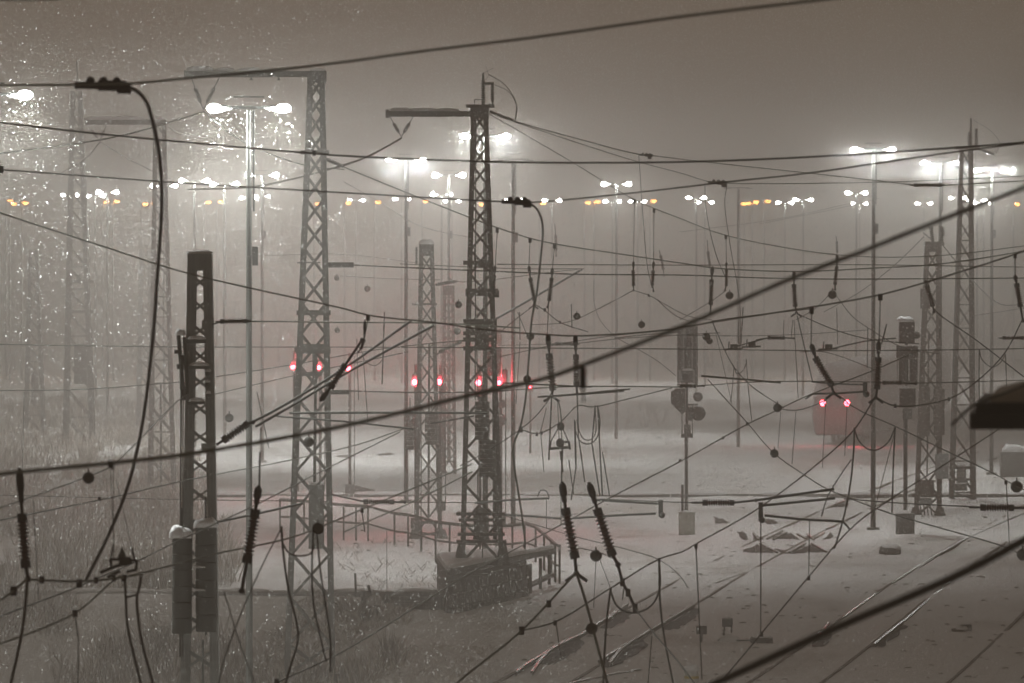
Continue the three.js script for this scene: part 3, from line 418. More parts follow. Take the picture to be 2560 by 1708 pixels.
function ksSignal() {
  const Z = 183, b = at(1716, 1340, Z), g = thing('rail_signal', V(b.x, 0, -Z), 'tall grey signal with caged screens and two round lamps on a cream base box', 'signal'), Q = (x, y, z = 0) => at(x, y, Z).sub(g.position).add(V(0, 0, z));
  const rect = (n, x1, x2, y1, y2, z, d, m) => { const a = Q(x1, y1), c = Q(x2, y2); return box(n, g, (a.x + c.x) / 2, (a.y + c.y) / 2, z, Math.abs(c.x - a.x), Math.abs(c.y - a.y), d, m); };
  const post = rod('post', g, Q(1716, 1282), Q(1716, 1090), 0.058, M.galv); rod('post', g, Q(1717, 1092), Q(1717, 815), 0.045, M.galv); rod('cable_pipe', g, Q(1706, 1280), Q(1706, 1212), 0.045, M.galv);
  const bb = mesh('base_box', roundBoxGeo(px(40, Z), px(60, Z), 0.5, 0.02), M.cabinet, g); bb.position.copy(Q(1717, 1310)); rect('door_latch', 1714, 1716, 1288, 1293, 0.26, 0.02, M.steelDark); snow(g, Q(1717, 1280).x, Q(1717, 1280).y, 0, 0.45, 0.05, 0.4, 3);
  for (const x of [1694, 1704, 1738, 1742]) rect('cage_bar', x, x + 2.2, 815, 960, 0.05, 0.04, M.galv); rect('cage_bar', 1693, 1744, 816, 819, 0.05, 0.05, M.galv); rect('cage_bar', 1693, 1744, 960, 964, 0.05, 0.3, M.steelDark);
  rect('back_plate', 1693, 1744, 817, 958, -0.1, 0.03, M.paleGrey); rect('tall_screen', 1696, 1703, 822, 925, 0, 0.06, M.steel); rect('tall_screen', 1710, 1728, 845, 925, -0.02, 0.06, M.cabinetGrey); rect('tall_screen', 1733, 1740, 830, 925, 0, 0.06, M.steel); rect('upper_panel', 1715, 1742, 818, 840, -0.05, 0.04, M.galv); { const d = mesh('lens_hood', new THREE.CylinderGeometry(0.09, 0.1, 0.14, 16), M.black, g); d.rotation.x = Math.PI / 2; d.position.copy(Q(1722, 860, 0.08)); }
  rect('lamp_box', 1704, 1731, 927, 956, 0.02, 0.24, M.cabinetGrey); { const d = mesh('lens_hood', new THREE.CylinderGeometry(0.1, 0.11, 0.1, 18), M.black, g); d.rotation.x = Math.PI / 2; d.position.copy(Q(1714, 942, 0.18)); } snow(g, Q(1718, 927).x, Q(1718, 927).y, 0.02, 0.34, 0.08, 0.22, 2);
  const dark = new THREE.Shape([[1678, 980], [1690, 972], [1712, 972], [1712, 1030], [1704, 1034], [1678, 1008]].map(([x, y]) => { const q = Q(x, y); return new THREE.Vector2(q.x, q.y); })); const dg = new THREE.ExtrudeGeometry(dark, { depth: 0.12, bevelEnabled: true, bevelSize: 0.01, bevelThickness: 0.01, bevelSegments: 1 }); mesh('side_screen', dg, M.steelDark, g).position.z = 0;
  for (const [x, y, r, m] of [[1745, 992, 0.16, M.cabinetGrey], [1745, 1033, 0.25, M.steelDark]]) { const d = mesh('round_lamp_housing', new THREE.SphereGeometry(r, 18, 12), m, g); d.scale.z = 0.6; d.position.copy(Q(x, y, 0.02)); snow(g, d.position.x, d.position.y + r * 0.8, 0.02, r * 0.9, 0.04, r * 0.6, y); } rect('bracket', 1718, 1745, 1010, 1014, -0.05, 0.05, M.galv); rect('lamp_mount', 1720, 1732, 1018, 1052, 0, 0.14, M.steelDark);
  for (const x of [1704, 1730]) rect('step_rail', x, x + 2, 1012, 1092, 0.06, 0.03, M.galv); rect('foot_plate', 1703, 1732, 1084, 1094, 0.06, 0.3, M.galv); rect('junction_box', 1710, 1726, 1062, 1084, 0.06, 0.16, M.cabinetGrey);
}
ksSignal();
{
  const Z = 183, b = at(2264, 1345, Z), g = thing('rail_signal', V(b.x, 0, -Z), 'tall signal with dark stacked screens and a snow cap, on a grey base box', 'signal'), Q = (x, y, z = 0) => at(x, y, Z).sub(g.position).add(V(0, 0, z));
  const rect = (n, x1, x2, y1, y2, z, d, m) => { const a = Q(x1, y1), c = Q(x2, y2); return box(n, g, (a.x + c.x) / 2, (a.y + c.y) / 2, z, Math.abs(c.x - a.x), Math.abs(c.y - a.y), d, m); };
  const sc = std(0.045, 0.038, 0.036, { roughness: 0.6 });
  rod('post', g, Q(2264, 1275), Q(2264, 1040), 0.07, M.galv); rod('post', g, Q(2266, 1045), Q(2266, 805), 0.05, M.galv); mesh('base_box', roundBoxGeo(px(45, Z), px(60, Z), 0.5, 0.02), M.cabinetGrey, g).position.copy(Q(2263, 1314));
  mesh('upper_screen', roundBoxGeo(px(39, Z), px(54, Z), 0.22, 0.02), sc, g).position.copy(Q(2267, 832)); { const q = Q(2264, 805); snow(g, q.x, q.y, 0, px(42, Z), 0.16, 0.25, 6); } for (const [x, y] of [[2267, 822], [2281, 818], [2268, 843]]) { const q = Q(x, y, 0.12); snow(g, q.x, q.y, 0.12, 0.07, 0.05, 0.06, x); }
  mesh('middle_screen', roundBoxGeo(px(54, Z), px(30, Z), 0.24, 0.02), sc, g).position.copy(Q(2268, 880)); rect('main_screen', 2243, 2294, 897, 962, -0.05, 0.1, sc); for (const x of [2244, 2271]) rect('frame_bar', x, x + 3, 897, 952, 0.04, 0.03, M.white); rect('frame_bar', 2244, 2293, 896, 899, 0.04, 0.03, M.galv); rect('snow_ledge', 2262, 2284, 863, 866, 0.1, 0.1, M.snow);
  mesh('lower_screen', roundBoxGeo(px(40, Z), px(48, Z), 0.24, 0.02), sc, g).position.copy(Q(2269, 995)); { const q = Q(2261, 971); snow(g, q.x, q.y, 0, px(26, Z), 0.09, 0.2, 6); } rect('cable_box', 2257, 2280, 1022, 1048, 0, 0.16, M.cabinetGrey); const d = mesh('round_lamp_housing', new THREE.SphereGeometry(0.12, 16, 10), sc, g); d.position.copy(Q(2291, 838, 0)); d.scale.x = 1.2; rect('hook_plate', 2300, 2308, 910, 924, 0, 0.03, M.galv);
}
// ---------------------------------------------------------------- train, seen from behind
{
  const Z = 268, W = 2.95, c = at(2094, 1105, Z), g = thing('train', V(c.x, 0, -Z), 'rounded end of a train in the haze with two bright red tail lights', 'train');
  const prof = (k) => { const w = W / 2 * (0.72 + 0.28 * Math.sqrt(k)), s = new THREE.Shape(), top = 2.5 + 1.35 * k, bot = 0.35 + 0.25 * (1 - k); s.moveTo(-w * 0.86, bot); s.lineTo(w * 0.86, bot); s.quadraticCurveTo(w, bot + 0.3, w, bot + 0.9); s.quadraticCurveTo(w, top - 0.2, w * 0.62, top); s.lineTo(-w * 0.62, top); s.quadraticCurveTo(-w, top - 0.2, -w, bot + 0.9); s.quadraticCurveTo(-w, bot + 0.3, -w * 0.86, bot); return s.getSpacedPoints(48); };
  const rings = [[0, 0.02], [-0.35, 0.16], [-0.9, 0.34], [-1.8, 0.6], [-3, 0.85], [-4.4, 1], [-60, 1]], pos = [], idx = [], n = 49;
  rings.forEach(([z, k]) => prof(k).forEach((p) => pos.push(p.x + (-z) * 0.145, p.y, z))); for (let r = 0; r < rings.length - 1; r++) for (let i = 0; i < n - 1; i++) { const a = r * n + i; idx.push(a, a + n, a + 1, a + 1, a + n, a + n + 1); }
  const c0 = pos.length / 3; pos.push(0, 1.6, 0.08); for (let i = 0; i < n - 1; i++) idx.push(c0, i, i + 1);
  const bg = new THREE.BufferGeometry(); bg.setAttribute('position', new THREE.Float32BufferAttribute(pos, 3)); bg.setIndex(idx); bg.computeVertexNormals(); mesh('body', bg, std(0.15, 0.145, 0.145, { roughness: 0.6, side: THREE.DoubleSide }), g);
  const ws = mesh('windscreen', new THREE.SphereGeometry(1, 20, 12, 0, Math.PI * 2, 0, Math.PI / 2), M.glass, g); ws.scale.set(0.95, 0.5, 0.9); ws.rotation.x = 0.75; ws.position.set(0.2, 2.35, -1.0); box('coupler_hatch', g, 0, 0.75, 0.02, 0.9, 0.4, 0.1, M.steelDark); for (const z of [-6, -9, -22, -25, -40, -43]) for (const s of [-1, 1]) { const w = mesh('wheel', CYL, M.railRust, g); w.rotation.z = Math.PI / 2; w.scale.set(0.45, 0.14, 0.45); w.position.set(s * 0.72 - z * 0.145, 0.45, z); }
  for (const x of [2057, 2118]) { const p = at(x, 1008, Z - 0.6).sub(g.position); box('lamp_recess', g, p.x, p.y, p.z - 0.25, 0.3, 0.2, 0.5, M.black); redLight(g, p, 0.13, 250, 20); }
}
// ---------------------------------------------------------------- cabinets, dwarf signals and markers on the ground
{
  const p = gp(2545, 1196), Z = -p.z, g = thing('relay_cabinet', p, 'grey relay cabinet with a thick snow layer near the canopy', 'cabinet'); const m = mesh('body', roundBoxGeo(px(88, Z), px(66, Z), 0.6, 0.02), M.cabinetGrey, g); m.position.y = px(33, Z); box('plinth', g, 0, 0.02, 0, px(84, Z), 0.2, 0.55, M.concrete); box('door_seam', g, 0, px(33, Z), 0.305, 0.015, px(58, Z), 0.01, M.steelDark); snow(g, -0.2, px(66, Z), 0, 0.9, 0.3, 0.55, 4); snow(g, 0.35, px(66, Z), 0, 0.8, 0.24, 0.55, 8);
}
{ const p = gp(1754, 1607), g = thing('dwarf_signal', p, 'square sign plate on a short post in the snow', 'sign'); rod('post', g, V(0, -0.1, 0), V(0, 0.3, 0), 0.025, M.steelDark); mesh('plate', roundBoxGeo(0.25, 0.2, 0.05, 0.01), M.steelDark, g).position.y = 0.29; }
{ const p = gp(1808, 1604), g = thing('switch_stand', p, 'small switch lantern on a bent stand beside the sign plate', 'switch stand'); rod('leg', g, V(0, -0.05, 0), V(0.03, 0.36, 0), 0.022, M.steelDark); rod('leg', g, V(-0.16, -0.03, 0), V(0.01, 0.14, 0), 0.014, M.steelDark); mesh('lantern', roundBoxGeo(0.25, 0.2, 0.16, 0.02), M.steelDark, g).position.set(0.1, 0.44, 0); box('lantern_arm', g, 0.2, 0.3, 0, 0.04, 0.2, 0.04, M.steelDark); snow(g, 0.1, 0.54, 0, 0.2, 0.04, 0.14, 2); snow(g, 0.15, -0.02, 0.1, 0.5, 0.16, 0.5, 3); }
{ const p = gp(1904, 1608), g = thing('point_motor', p, 'flat dark point motor box half buried in snow', 'point motor'); mesh('housing', roundBoxGeo(0.52, 0.14, 0.4, 0.02), M.steelDark, g).position.y = 0.06; rod('throw_rod', g, V(-0.6, 0.05, 0), V(-0.2, 0.06, 0), 0.02, M.steelDark); snow(g, 0.02, 0.13, 0, 0.45, 0.04, 0.36, 3); }
{ const p = gp(2404, 1580), g = thing('point_motor', p, 'broken dark lump of track gear poking from the snow', 'track gear'); mesh('housing', roundBoxGeo(0.24, 0.14, 0.3, 0.02), M.steelDark, g).position.set(0.12, 0.1, 0); mesh('lever_box', roundBoxGeo(0.3, 0.08, 0.2, 0.02), M.railRust, g).position.set(-0.1, 0.04, 0.05); snow(g, 0.0, 0.06, 0.1, 0.3, 0.08, 0.3, 6); }
{ const p = gp(1729, 1706), g = thing('marker_bollard', p, 'round snow capped marker with a yellow band', 'bollard'); const m = mesh('post', new THREE.CylinderGeometry(0.15, 0.16, 0.3, 16), M.white, g); m.position.y = 0.1; const b = mesh('yellow_band', new THREE.CylinderGeometry(0.156, 0.158, 0.05, 16), M.yellow, g); b.position.y = 0.1; snow(g, 0, 0.24, 0, 0.36, 0.14, 0.36, 2); }
{ const p = gp(2226, 1384), g = thing('snow_covered_boulder', p, 'low boulder mounded over with snow', 'boulder'); const q = new THREE.IcosahedronGeometry(0.35, 3), a = q.attributes.position; for (let i = 0; i < a.count; i++) { const k = 1 + 0.3 * (noise(a.getX(i) * 5 + 3, a.getY(i) * 5 + a.getZ(i) * 4) - 0.5); a.setXYZ(i, a.getX(i) * k, a.getY(i) * k * 0.6, a.getZ(i) * k * 2); } q.computeVertexNormals(); mesh('rock', q, M.stone, g).position.y = 0.05; snow(g, 0.02, 0.12, 0, 0.6, 0.17, 1.0, 5); }
{ const p = gp(915, 1648, -0.9), g = thing('old_post', V(p.x, groundY(p.x, p.z) - 0.05, p.z), 'weathered thick post with a lump of snow on its side shelf', 'post'); const H = CAM_H - (1478 - 634) * -p.z / F - g.position.y; const m = mesh('trunk', new THREE.CylinderGeometry(0.12, 0.15, H, 8), M.steelDark, g); m.position.y = H / 2; m.scale.z = 0.8; box('shelf', g, 0.2, H * 0.52, 0.05, 0.3, 0.06, 0.25, M.steelDark); snow(g, 0.2, H * 0.54, 0.05, 0.42, 0.24, 0.3, 3); bar('side_stake', g, V(-0.25, 0.6, 0), V(-0.27, 1.2, 0), 0.05, 0.05, M.steelDark); bar('brace', g, V(0.35, 0, 0), V(0.05, 0.9, 0), 0.07, 0.06, M.steelDark); }
// ---------------------------------------------------------------- overhead wires.  pts: photo pixels; Z0 -> Z1: distance at the first and the last point; t: thickness in photo pixels
function wire(pts, Z0, Z1, t, o = {}) {
  const len = [0]; for (let i = 1; i < pts.length; i++) len.push(len[i - 1] + Math.hypot(pts[i][0] - pts[i - 1][0], pts[i][1] - pts[i - 1][1]));
  const w = pts.map(([x, y], i) => at(x, y, Z0 + (Z1 - Z0) * len[i] / len[len.length - 1])), r = px(t, (Z0 + Z1) / 2) / 2;
  const m = mesh(o.name ?? 'overhead_wire', tubeGeo(w, r, o.seg ?? 7, t > 6 ? 10 : 6), o.mat ?? M.wire); tag(m, o.label, o.cat ?? 'wire', o.group);
  for (const [x, y, kind] of o.clips ?? []) { let b = 0, bd = 1e9; for (let i = 1; i < pts.length; i++) { const [x0, y0] = pts[i - 1], [x1, y1] = pts[i], k = Math.max(0, Math.min(1, ((x - x0) * (x1 - x0) + (y - y0) * (y1 - y0)) / ((x1 - x0) ** 2 + (y1 - y0) ** 2))), d = Math.hypot(x0 + k * (x1 - x0) - x, y0 + k * (y1 - y0) - y); if (d < bd) { bd = d; b = (len[i - 1] + k * (len[i] - len[i - 1])) / len[len.length - 1]; } }
    const Z = Z0 + (Z1 - Z0) * b, p = at(x, y, Z); const c = mesh('clamp', clampGeo, M.black, m); c.position.copy(p); const s = px(kind ?? 9, Z); c.scale.set(s, s * 1.5, s); }
  return m;
}
const clampGeo = roundBoxGeo(1, 1, 1, 0.15);
let THIN = { label: 'thin high wire tied to the tall masts', group: 'thin high wires of the masts' };
const thin = (pts, Z0, Z1 = Z0, t = 2.2, o = {}) => wire(pts, Z0, Z1, t * 1.2, { ...THIN, ...o });
const DROP = { name: 'dropper_wire', label: 'thin upright dropper wire between two overhead wires', cat: 'wire', group: 'thin dropper wires' };
const drop = (pts, Z0, Z1 = Z0, t = 2, o = {}) => wire(pts, Z0, Z1, t, { ...DROP, ...o });
const ARM = (pts, Z0, Z1, t, label, o = {}) => wire(pts, Z0, Z1, t, { name: 'registration_arm', cat: 'steady arm', label, group: 'registration arms', mat: M.steelDark, seg: 2, ...o });

// near feeders
wire([[-60, 214], [0, 213], [183, 212], [322, 209], [465, 196], [622, 182], [860, 155], [1033, 131], [1330, 94], [1700, 42], [2048, 0], [2140, -12]], 58, 40, 7, { label: 'thick blurred feeder wire passing above the crossarm mast', mat: M.wireGreen });
wire([[-60, 300], [0, 307], [300, 340], [761, 382], [850, 389], [1179, 403], [1399, 407], [1700, 405], [1956, 396], [2249, 379], [2560, 356], [2620, 350]], 78, 70, 4.6, { label: 'sagging dark feeder wire crossing in front of every tall mast', clips: [[785, 383, 9]] });
wire([[-60, 420], [0, 424], [403, 454], [860, 482], [1253, 504], [1330, 506], [1538, 487], [1700, 469], [1810, 456], [2029, 432], [2187, 409], [2395, 379], [2560, 358], [2620, 349]], 86, 72, 3.6, { label: 'feeder wire with a dark connector and a swan necked cable hanging from it', clips: [[3, 424, 12]] });
wire([[-50, 514], [0, 532], [263, 618], [472, 684], [860, 772], [920, 788], [1091, 807], [1216, 825], [1370, 837], [1443, 840], [1619, 830], [1710, 818], [1780, 806], [2029, 768], [2201, 737], [2315, 706], [2538, 636], [2620, 606]], 84, 80, 4.2, { label: 'long sagging carrier wire with black clamps, dipping behind the thick diagonal cable', mat: M.wireGreen, clips: [[920, 795, 10], [2029, 777, 11], [2201, 743, 11], [2538, 640, 8], [1370, 845, 10], [1439, 848, 10]] });
wire([[-60, 1196], [0, 1186], [278, 1158], [454, 1138], [860, 1065], [1168, 990], [1362, 946], [1457, 913], [1710, 814], [1978, 697], [2176, 621], [2322, 562], [2560, 469], [2640, 436]], 44, 34, 11, { label: 'thick blurred cable climbing to the right through the middle of the yard', mat: M.wireGreen, clips: [[278, 1162, 14]] });
wire([[1700, 1748], [1791, 1708], [2066, 1581], [2395, 1438], [2560, 1352], [2680, 1290]], 36, 31, 21, { label: 'very thick blurred cable in front of the dark tracks', mat: M.wire });
wire([[2380, 1062], [2437, 1012], [2500, 988], [2560, 964], [2620, 940]], 41.4, 40, 7, { label: 'dark blurred cable leaving the canopy roof', mat: M.wire });
wire([[-40, -2], [0, 0], [50, 1], [110, 0], [160, -3]], 50, 50, 4, { label: 'sliver of a wire at the very top above the antenna mast' });

// suspension wires of the mast group
wire([[1220, 283], [1428, 404], [1586, 499], [1710, 550], [1813, 588], [2092, 637], [2322, 641], [2560, 615], [2620, 606]], 146, 150, 2.6, { label: 'suspension wire falling from the top of the pier mast and sagging to the right', mat: M.wireGreen, clips: [[1586, 503, 7], [1635, 527, 7], [1815, 593, 7], [2093, 642, 7]] });
wire([[816, 398], [861, 418], [1015, 481], [1231, 565], [1326, 596], [1388, 610], [1582, 640], [1710, 659], [1784, 670], [1985, 679], [2176, 671], [2351, 660], [2560, 628], [2620, 616]], 123, 128, 3.2, { label: 'suspension wire falling from the crossarm mast past the pier mast', mat: M.wireGreen, clips: [[1243, 576, 8], [1325, 601, 8], [1386, 616, 8]] });
{ const m = thing('tension_insulator', at(816, 398, 122.7), 'snowy insulator rod tying a suspension wire to the crossarm mast', 'insulator'); ribbed('ribbed_body', m, V(0, 0, 0), loc(m, at(858, 417, 122.8)), 0.05, 9, M.porcelainGrey); }
thin([[0, 384], [300, 340], [505, 281]], 112, 122.6, 3.2); thin([[508, 278], [604, 352], [761, 413], [860, 424]], 123, 140); thin([[1003, 346], [916, 393], [850, 415], [640, 466], [470, 474]], 146, 180, 4); thin([[1003, 344], [950, 376], [880, 408], [780, 436]], 145.5, 160, 2.2);
thin([[1285, 303], [1440, 346], [1597, 386], [1630, 389], [1710, 399], [2187, 451], [2286, 463]], 146, 150, 2); thin([[1285, 305], [1586, 402], [1710, 435], [1770, 454], [1817, 458], [2187, 456], [2560, 440], [2620, 436]], 146, 150, 2); thin([[2355, 464], [2560, 452], [2620, 448]], 150, 152, 2.2);
thin([[1222, 186], [1262, 212], [1290, 258], [1287, 303]], 146, 146, 1.8); thin([[1236, 212], [1270, 228], [1291, 262], [1289, 302]], 146, 146, 1.8); thin([[2434, 300], [2480, 330], [2500, 360], [2490, 385]], 210, 210, 1.6); thin([[249, 354], [330, 402], [420, 445], [470, 458]], 211, 235, 2); thin([[249, 356], [215, 395], [140, 440]], 211, 240, 2); thin([[416, 312], [440, 330], [520, 345]], 211, 230, 1.6);
const hconn = (x1, x2, y, Z, label, t = 12) => { const g = thing('wire_connector', at(x1, y, Z), label, 'connector', 'dark wire connectors'), a = V(0, 0, 0), b = loc(g, at(x2, y + 2, Z)); rod('sleeve', g, a, b, px(t * 0.42, Z), M.black); rod('clamp_jaw', g, a.clone().lerp(b, 0.45), a.clone().lerp(b, 0.98), px(t * 0.62, Z), M.black); const e = mesh('end_lug', clampGeo, M.black, g); e.position.copy(b).add(V(-px(8, Z), -px(5, Z), 0)); e.scale.set(px(t * 1.6, Z), px(t * 1.3, Z), px(t, Z)); for (const k of [0.3, 0.55, 0.8]) { const n = mesh('bolt', BALL, M.black, g); n.scale.setScalar(px(t * 0.5, Z)); n.position.copy(a).lerp(b, k).add(V(0, px(t * 0.5, Z), 0)); } return g; };
hconn(186, 318, 213, 56, 'large dark connector on the thick feeder beside a swan necked cable', 22); hconn(1254, 1326, 504, 77, 'dark connector on the thin feeder right of the pier mast', 13); hconn(1597, 1632, 387, 147, 'slim connector on the thin wire above the far lamps', 6); hconn(1770, 1818, 456, 148.5, 'slim connector with two thin cables hanging from it', 8);
// hanging jumper cables
const JUMP = (pts, Z0, Z1, t, label, o = {}) => wire(pts, Z0, Z1, t, { name: 'jumper_cable', cat: 'cable', label, group: 'hanging jumper cables', mat: M.wire, ...o });
JUMP([[312, 216], [340, 226], [366, 255], [380, 300], [394, 360], [402, 430], [404, 520], [394, 680], [386, 800], [376, 900], [362, 1020], [346, 1110], [318, 1220], [270, 1340], [216, 1448]], 56, 68, 9, 'thick swan necked cable falling across the left masts');
JUMP([[1320, 508], [1336, 516], [1351, 539], [1357, 576], [1353, 631], [1342, 730], [1329, 803], [1322, 895], [1313, 1004], [1300, 1070], [1284, 1114], [1286, 1165], [1304, 1284], [1313, 1358]], 77, 90, 5.2, 'swan necked cable falling beside the pier mast', { mat: M.wireGreen });
JUMP([[1597, 388], [1600, 430], [1606, 521], [1619, 670], [1630, 720]], 147, 145, 1.8, 'fine cable hanging from the slim connector', {}); JUMP([[1762, 460], [1766, 529], [1791, 639], [1812, 690]], 148, 146, 1.8, 'fine cable hanging beside the far unlit lamp post'); JUMP([[1818, 462], [1812, 504], [1824, 603], [1846, 731], [1852, 800], [1850, 870]], 148, 146, 1.8, 'second fine cable hanging beside the far unlit lamp post');
JUMP([[703, 1316], [708, 1380], [722, 1480], [742, 1560], [745, 1600], [728, 1660], [712, 1715]], 70, 70, 6, 'dark cable looping down in front of the crossarm mast'); JUMP([[783, 1325], [780, 1400], [783, 1504], [800, 1590], [816, 1655]], 70, 70, 5, 'dark cable pair in front of the crossarm mast'); JUMP([[792, 1330], [800, 1420], [815, 1520], [825, 1590], [826, 1680]], 70, 70, 5, 'outer dark cable of the pair in front of the crossarm mast'); JUMP([[706, 1358], [722, 1382], [750, 1390], [776, 1384], [787, 1362]], 70, 70, 4.5, 'short slack loop between dark cables at the crossarm mast');
JUMP([[311, 1443], [314, 1490], [318, 1560], [337, 1650], [353, 1715]], 66, 66, 7, 'heavy cable hanging below the wire clamps over the weeds'); JUMP([[353, 1436], [349, 1465], [342, 1493], [347, 1560], [358, 1620], [384, 1715]], 66, 66, 7, 'second heavy cable hanging beside it over the weeds'); JUMP([[316, 1494], [330, 1490], [343, 1487]], 66, 66, 6, 'short link between the two heavy cables'); JUMP([[68, 1450], [58, 1560], [40, 1650], [24, 1720]], 62, 62, 8, 'blurred cable below the long black insulator');
JUMP([[1526, 1476], [1540, 1512], [1565, 1530], [1600, 1530], [1632, 1510], [1649, 1470], [1648, 1400]], 92, 92, 5.5, 'round slack loop under the double insulators'); JUMP([[1648, 1400], [1650, 1500], [1660, 1590], [1684, 1715]], 92, 92, 6, 'dark cable dropping to the tracks from the slack loop'); JUMP([[1527, 1470], [1518, 1540], [1512, 1620], [1508, 1715]], 88, 88, 6, 'dark cable dropping beside the rails'); JUMP([[1436, 1050], [1440, 1080], [1452, 1104], [1472, 1110], [1490, 1098], [1500, 1060], [1494, 1014]], 108, 108, 3.4, 'slack double loop above the insulators'); JUMP([[1442, 1050], [1448, 1078], [1460, 1098], [1475, 1100], [1488, 1085], [1488, 1014]], 108.3, 108.3, 2.8, 'inner strand of the slack double loop');
JUMP([[2136, 1072], [2146, 1100], [2170, 1123], [2195, 1124], [2222, 1104], [2238, 1068]], 100, 100, 4, 'round slack loop right of the train'); JUMP([[2136, 1070], [2134, 1130], [2126, 1210], [2108, 1300], [2086, 1372]], 100, 98, 4.4, 'cable falling from the slack loop to the registration arm'); JUMP([[2238, 1068], [2234, 1150], [2230, 1282]], 100, 100, 4, 'straight cable hanging beside the tall signal'); JUMP([[2448, 872], [2456, 900], [2480, 918], [2500, 908], [2514, 886]], 120, 120, 2.6, 'small slack loop left of the canopy'); JUMP([[2448, 872], [2449, 1000], [2451, 1010]], 120, 120, 2.8, 'upright cable end above the canopy'); JUMP([[2514, 886], [2520, 990], [2526, 1002]], 120, 120, 2.8, 'second upright cable end above the canopy'); JUMP([[1835, 916], [1842, 934], [1852, 932], [1864, 914], [1866, 898]], 140, 140, 2.4, 'tiny slack loop by the caged signal'); JUMP([[1866, 898], [1870, 960], [1876, 1020], [1880, 1056]], 140, 140, 2.4, 'fine cable hanging from the tiny loop'); JUMP([[1835, 916], [1830, 980], [1826, 1006]], 140, 140, 2.2, 'short fine cable end by the caged signal'); JUMP([[900, 868], [915, 905], [938, 914], [955, 900], [961, 880]], 128, 128, 2.2, 'thin slack loop between the slanted tubes');

// horizontal catenary and contact wires
THIN = { label: 'thin nearly level overhead wire crossing the yard', group: 'thin level wires' };
thin([[885, 663], [1015, 669], [1172, 676], [1450, 686], [1710, 688], [1978, 697], [2351, 697], [2620, 695]], 123, 132, 2.4); thin([[1242, 661], [1710, 663], [2150, 662], [2560, 668], [2620, 668]], 146, 160, 1.8); thin([[540, 804], [700, 804], [850, 806], [1088, 808], [1300, 820]], 92, 104, 3, { mat: M.wireGreen }); thin([[-40, 860], [0, 861], [400, 867], [860, 868], [1300, 870], [1710, 873], [2100, 877], [2560, 872], [2620, 871]], 128, 128, 2.4); thin([[-40, 977], [0, 976], [200, 974], [454, 955]], 118, 118, 2.2); thin([[542, 942], [736, 911], [960, 872], [1168, 850]], 126, 140, 2); thin([[536, 986], [732, 940], [900, 905], [1020, 880]], 118, 130, 2); thin([[850, 977], [1015, 981], [1200, 980], [1420, 967], [1710, 968]], 118, 128, 2.4); thin([[1256, 957], [1400, 964], [1480, 968]], 118, 118, 3.4); thin([[1742, 965], [1900, 955], [2160, 955], [2260, 958], [2560, 951], [2620, 950]], 128, 128, 2.2); thin([[1120, 694], [1143, 704], [1400, 678], [1445, 674]], 180, 170, 1.6); thin([[1000, 660], [1300, 672], [1460, 672]], 150, 150, 1.8); thin([[1200, 865], [1390, 860]], 190, 190, 1.6); thin([[1432, 860], [1560, 846], [1700, 838], [1800, 832]], 160, 160, 2.2); thin([[1250, 892], [1400, 860], [1560, 836], [1690, 824]], 150, 150, 2); thin([[1780, 803], [1850, 793], [2029, 772]], 130, 128, 2); thin([[1780, 803], [1832, 913], [1880, 966], [1960, 1020]], 130, 128, 2, { mat: M.wire }); thin([[1690, 838], [1860, 840], [2000, 836], [2170, 825]], 150, 150, 1.6); thin([[1500, 1248], [1700, 1256], [1760, 1257]], 102, 102, 2); thin([[984, 1256], [1190, 1257]], 150, 150, 2); thin([[2110, 1247], [2250, 1258], [2454, 1268]], 100, 98, 2.6); thin([[-40, 1237], [0, 1238], [400, 1248], [830, 1254]], 150, 150, 2);
// the converging V wires
THIN = { label: 'thin overhead wire slanting across the tracks right of the pier', group: 'thin slanting wires over the tracks' };
thin([[1790, 1715], [1817, 1687], [2022, 1442], [2132, 1317], [2200, 1266], [2392, 1142], [2490, 1078], [2620, 990]], 84, 110, 3, { clips: [[2022, 1446, 7], [1904, 1586, 8]] }); thin([[650, 1735], [692, 1708], [860, 1628], [1168, 1438], [1311, 1361], [1403, 1312], [1523, 1246], [1710, 1149], [1868, 1061], [1934, 1030], [2018, 990], [2172, 931], [2290, 880]], 82, 128, 3, { clips: [[1311, 1364, 7], [692, 1706, 12], [1700, 1152, 5], [1808, 1095, 5]] }); thin([[1120, 1735], [1143, 1708], [1304, 1577], [1421, 1453], [1441, 1432]], 80, 84, 5, { mat: M.wireGreen, clips: [[1304, 1577, 14], [1372, 1510, 12]] }); thin([[1304, 1577], [1388, 1555], [1520, 1475], [1648, 1398], [1710, 1378], [1740, 1360], [1890, 1275], [2044, 1160], [2136, 1074], [2187, 995]], 84, 102, 3.2, { clips: [[1388, 1558, 9], [1740, 1366, 8], [1648, 1400, 7]] });
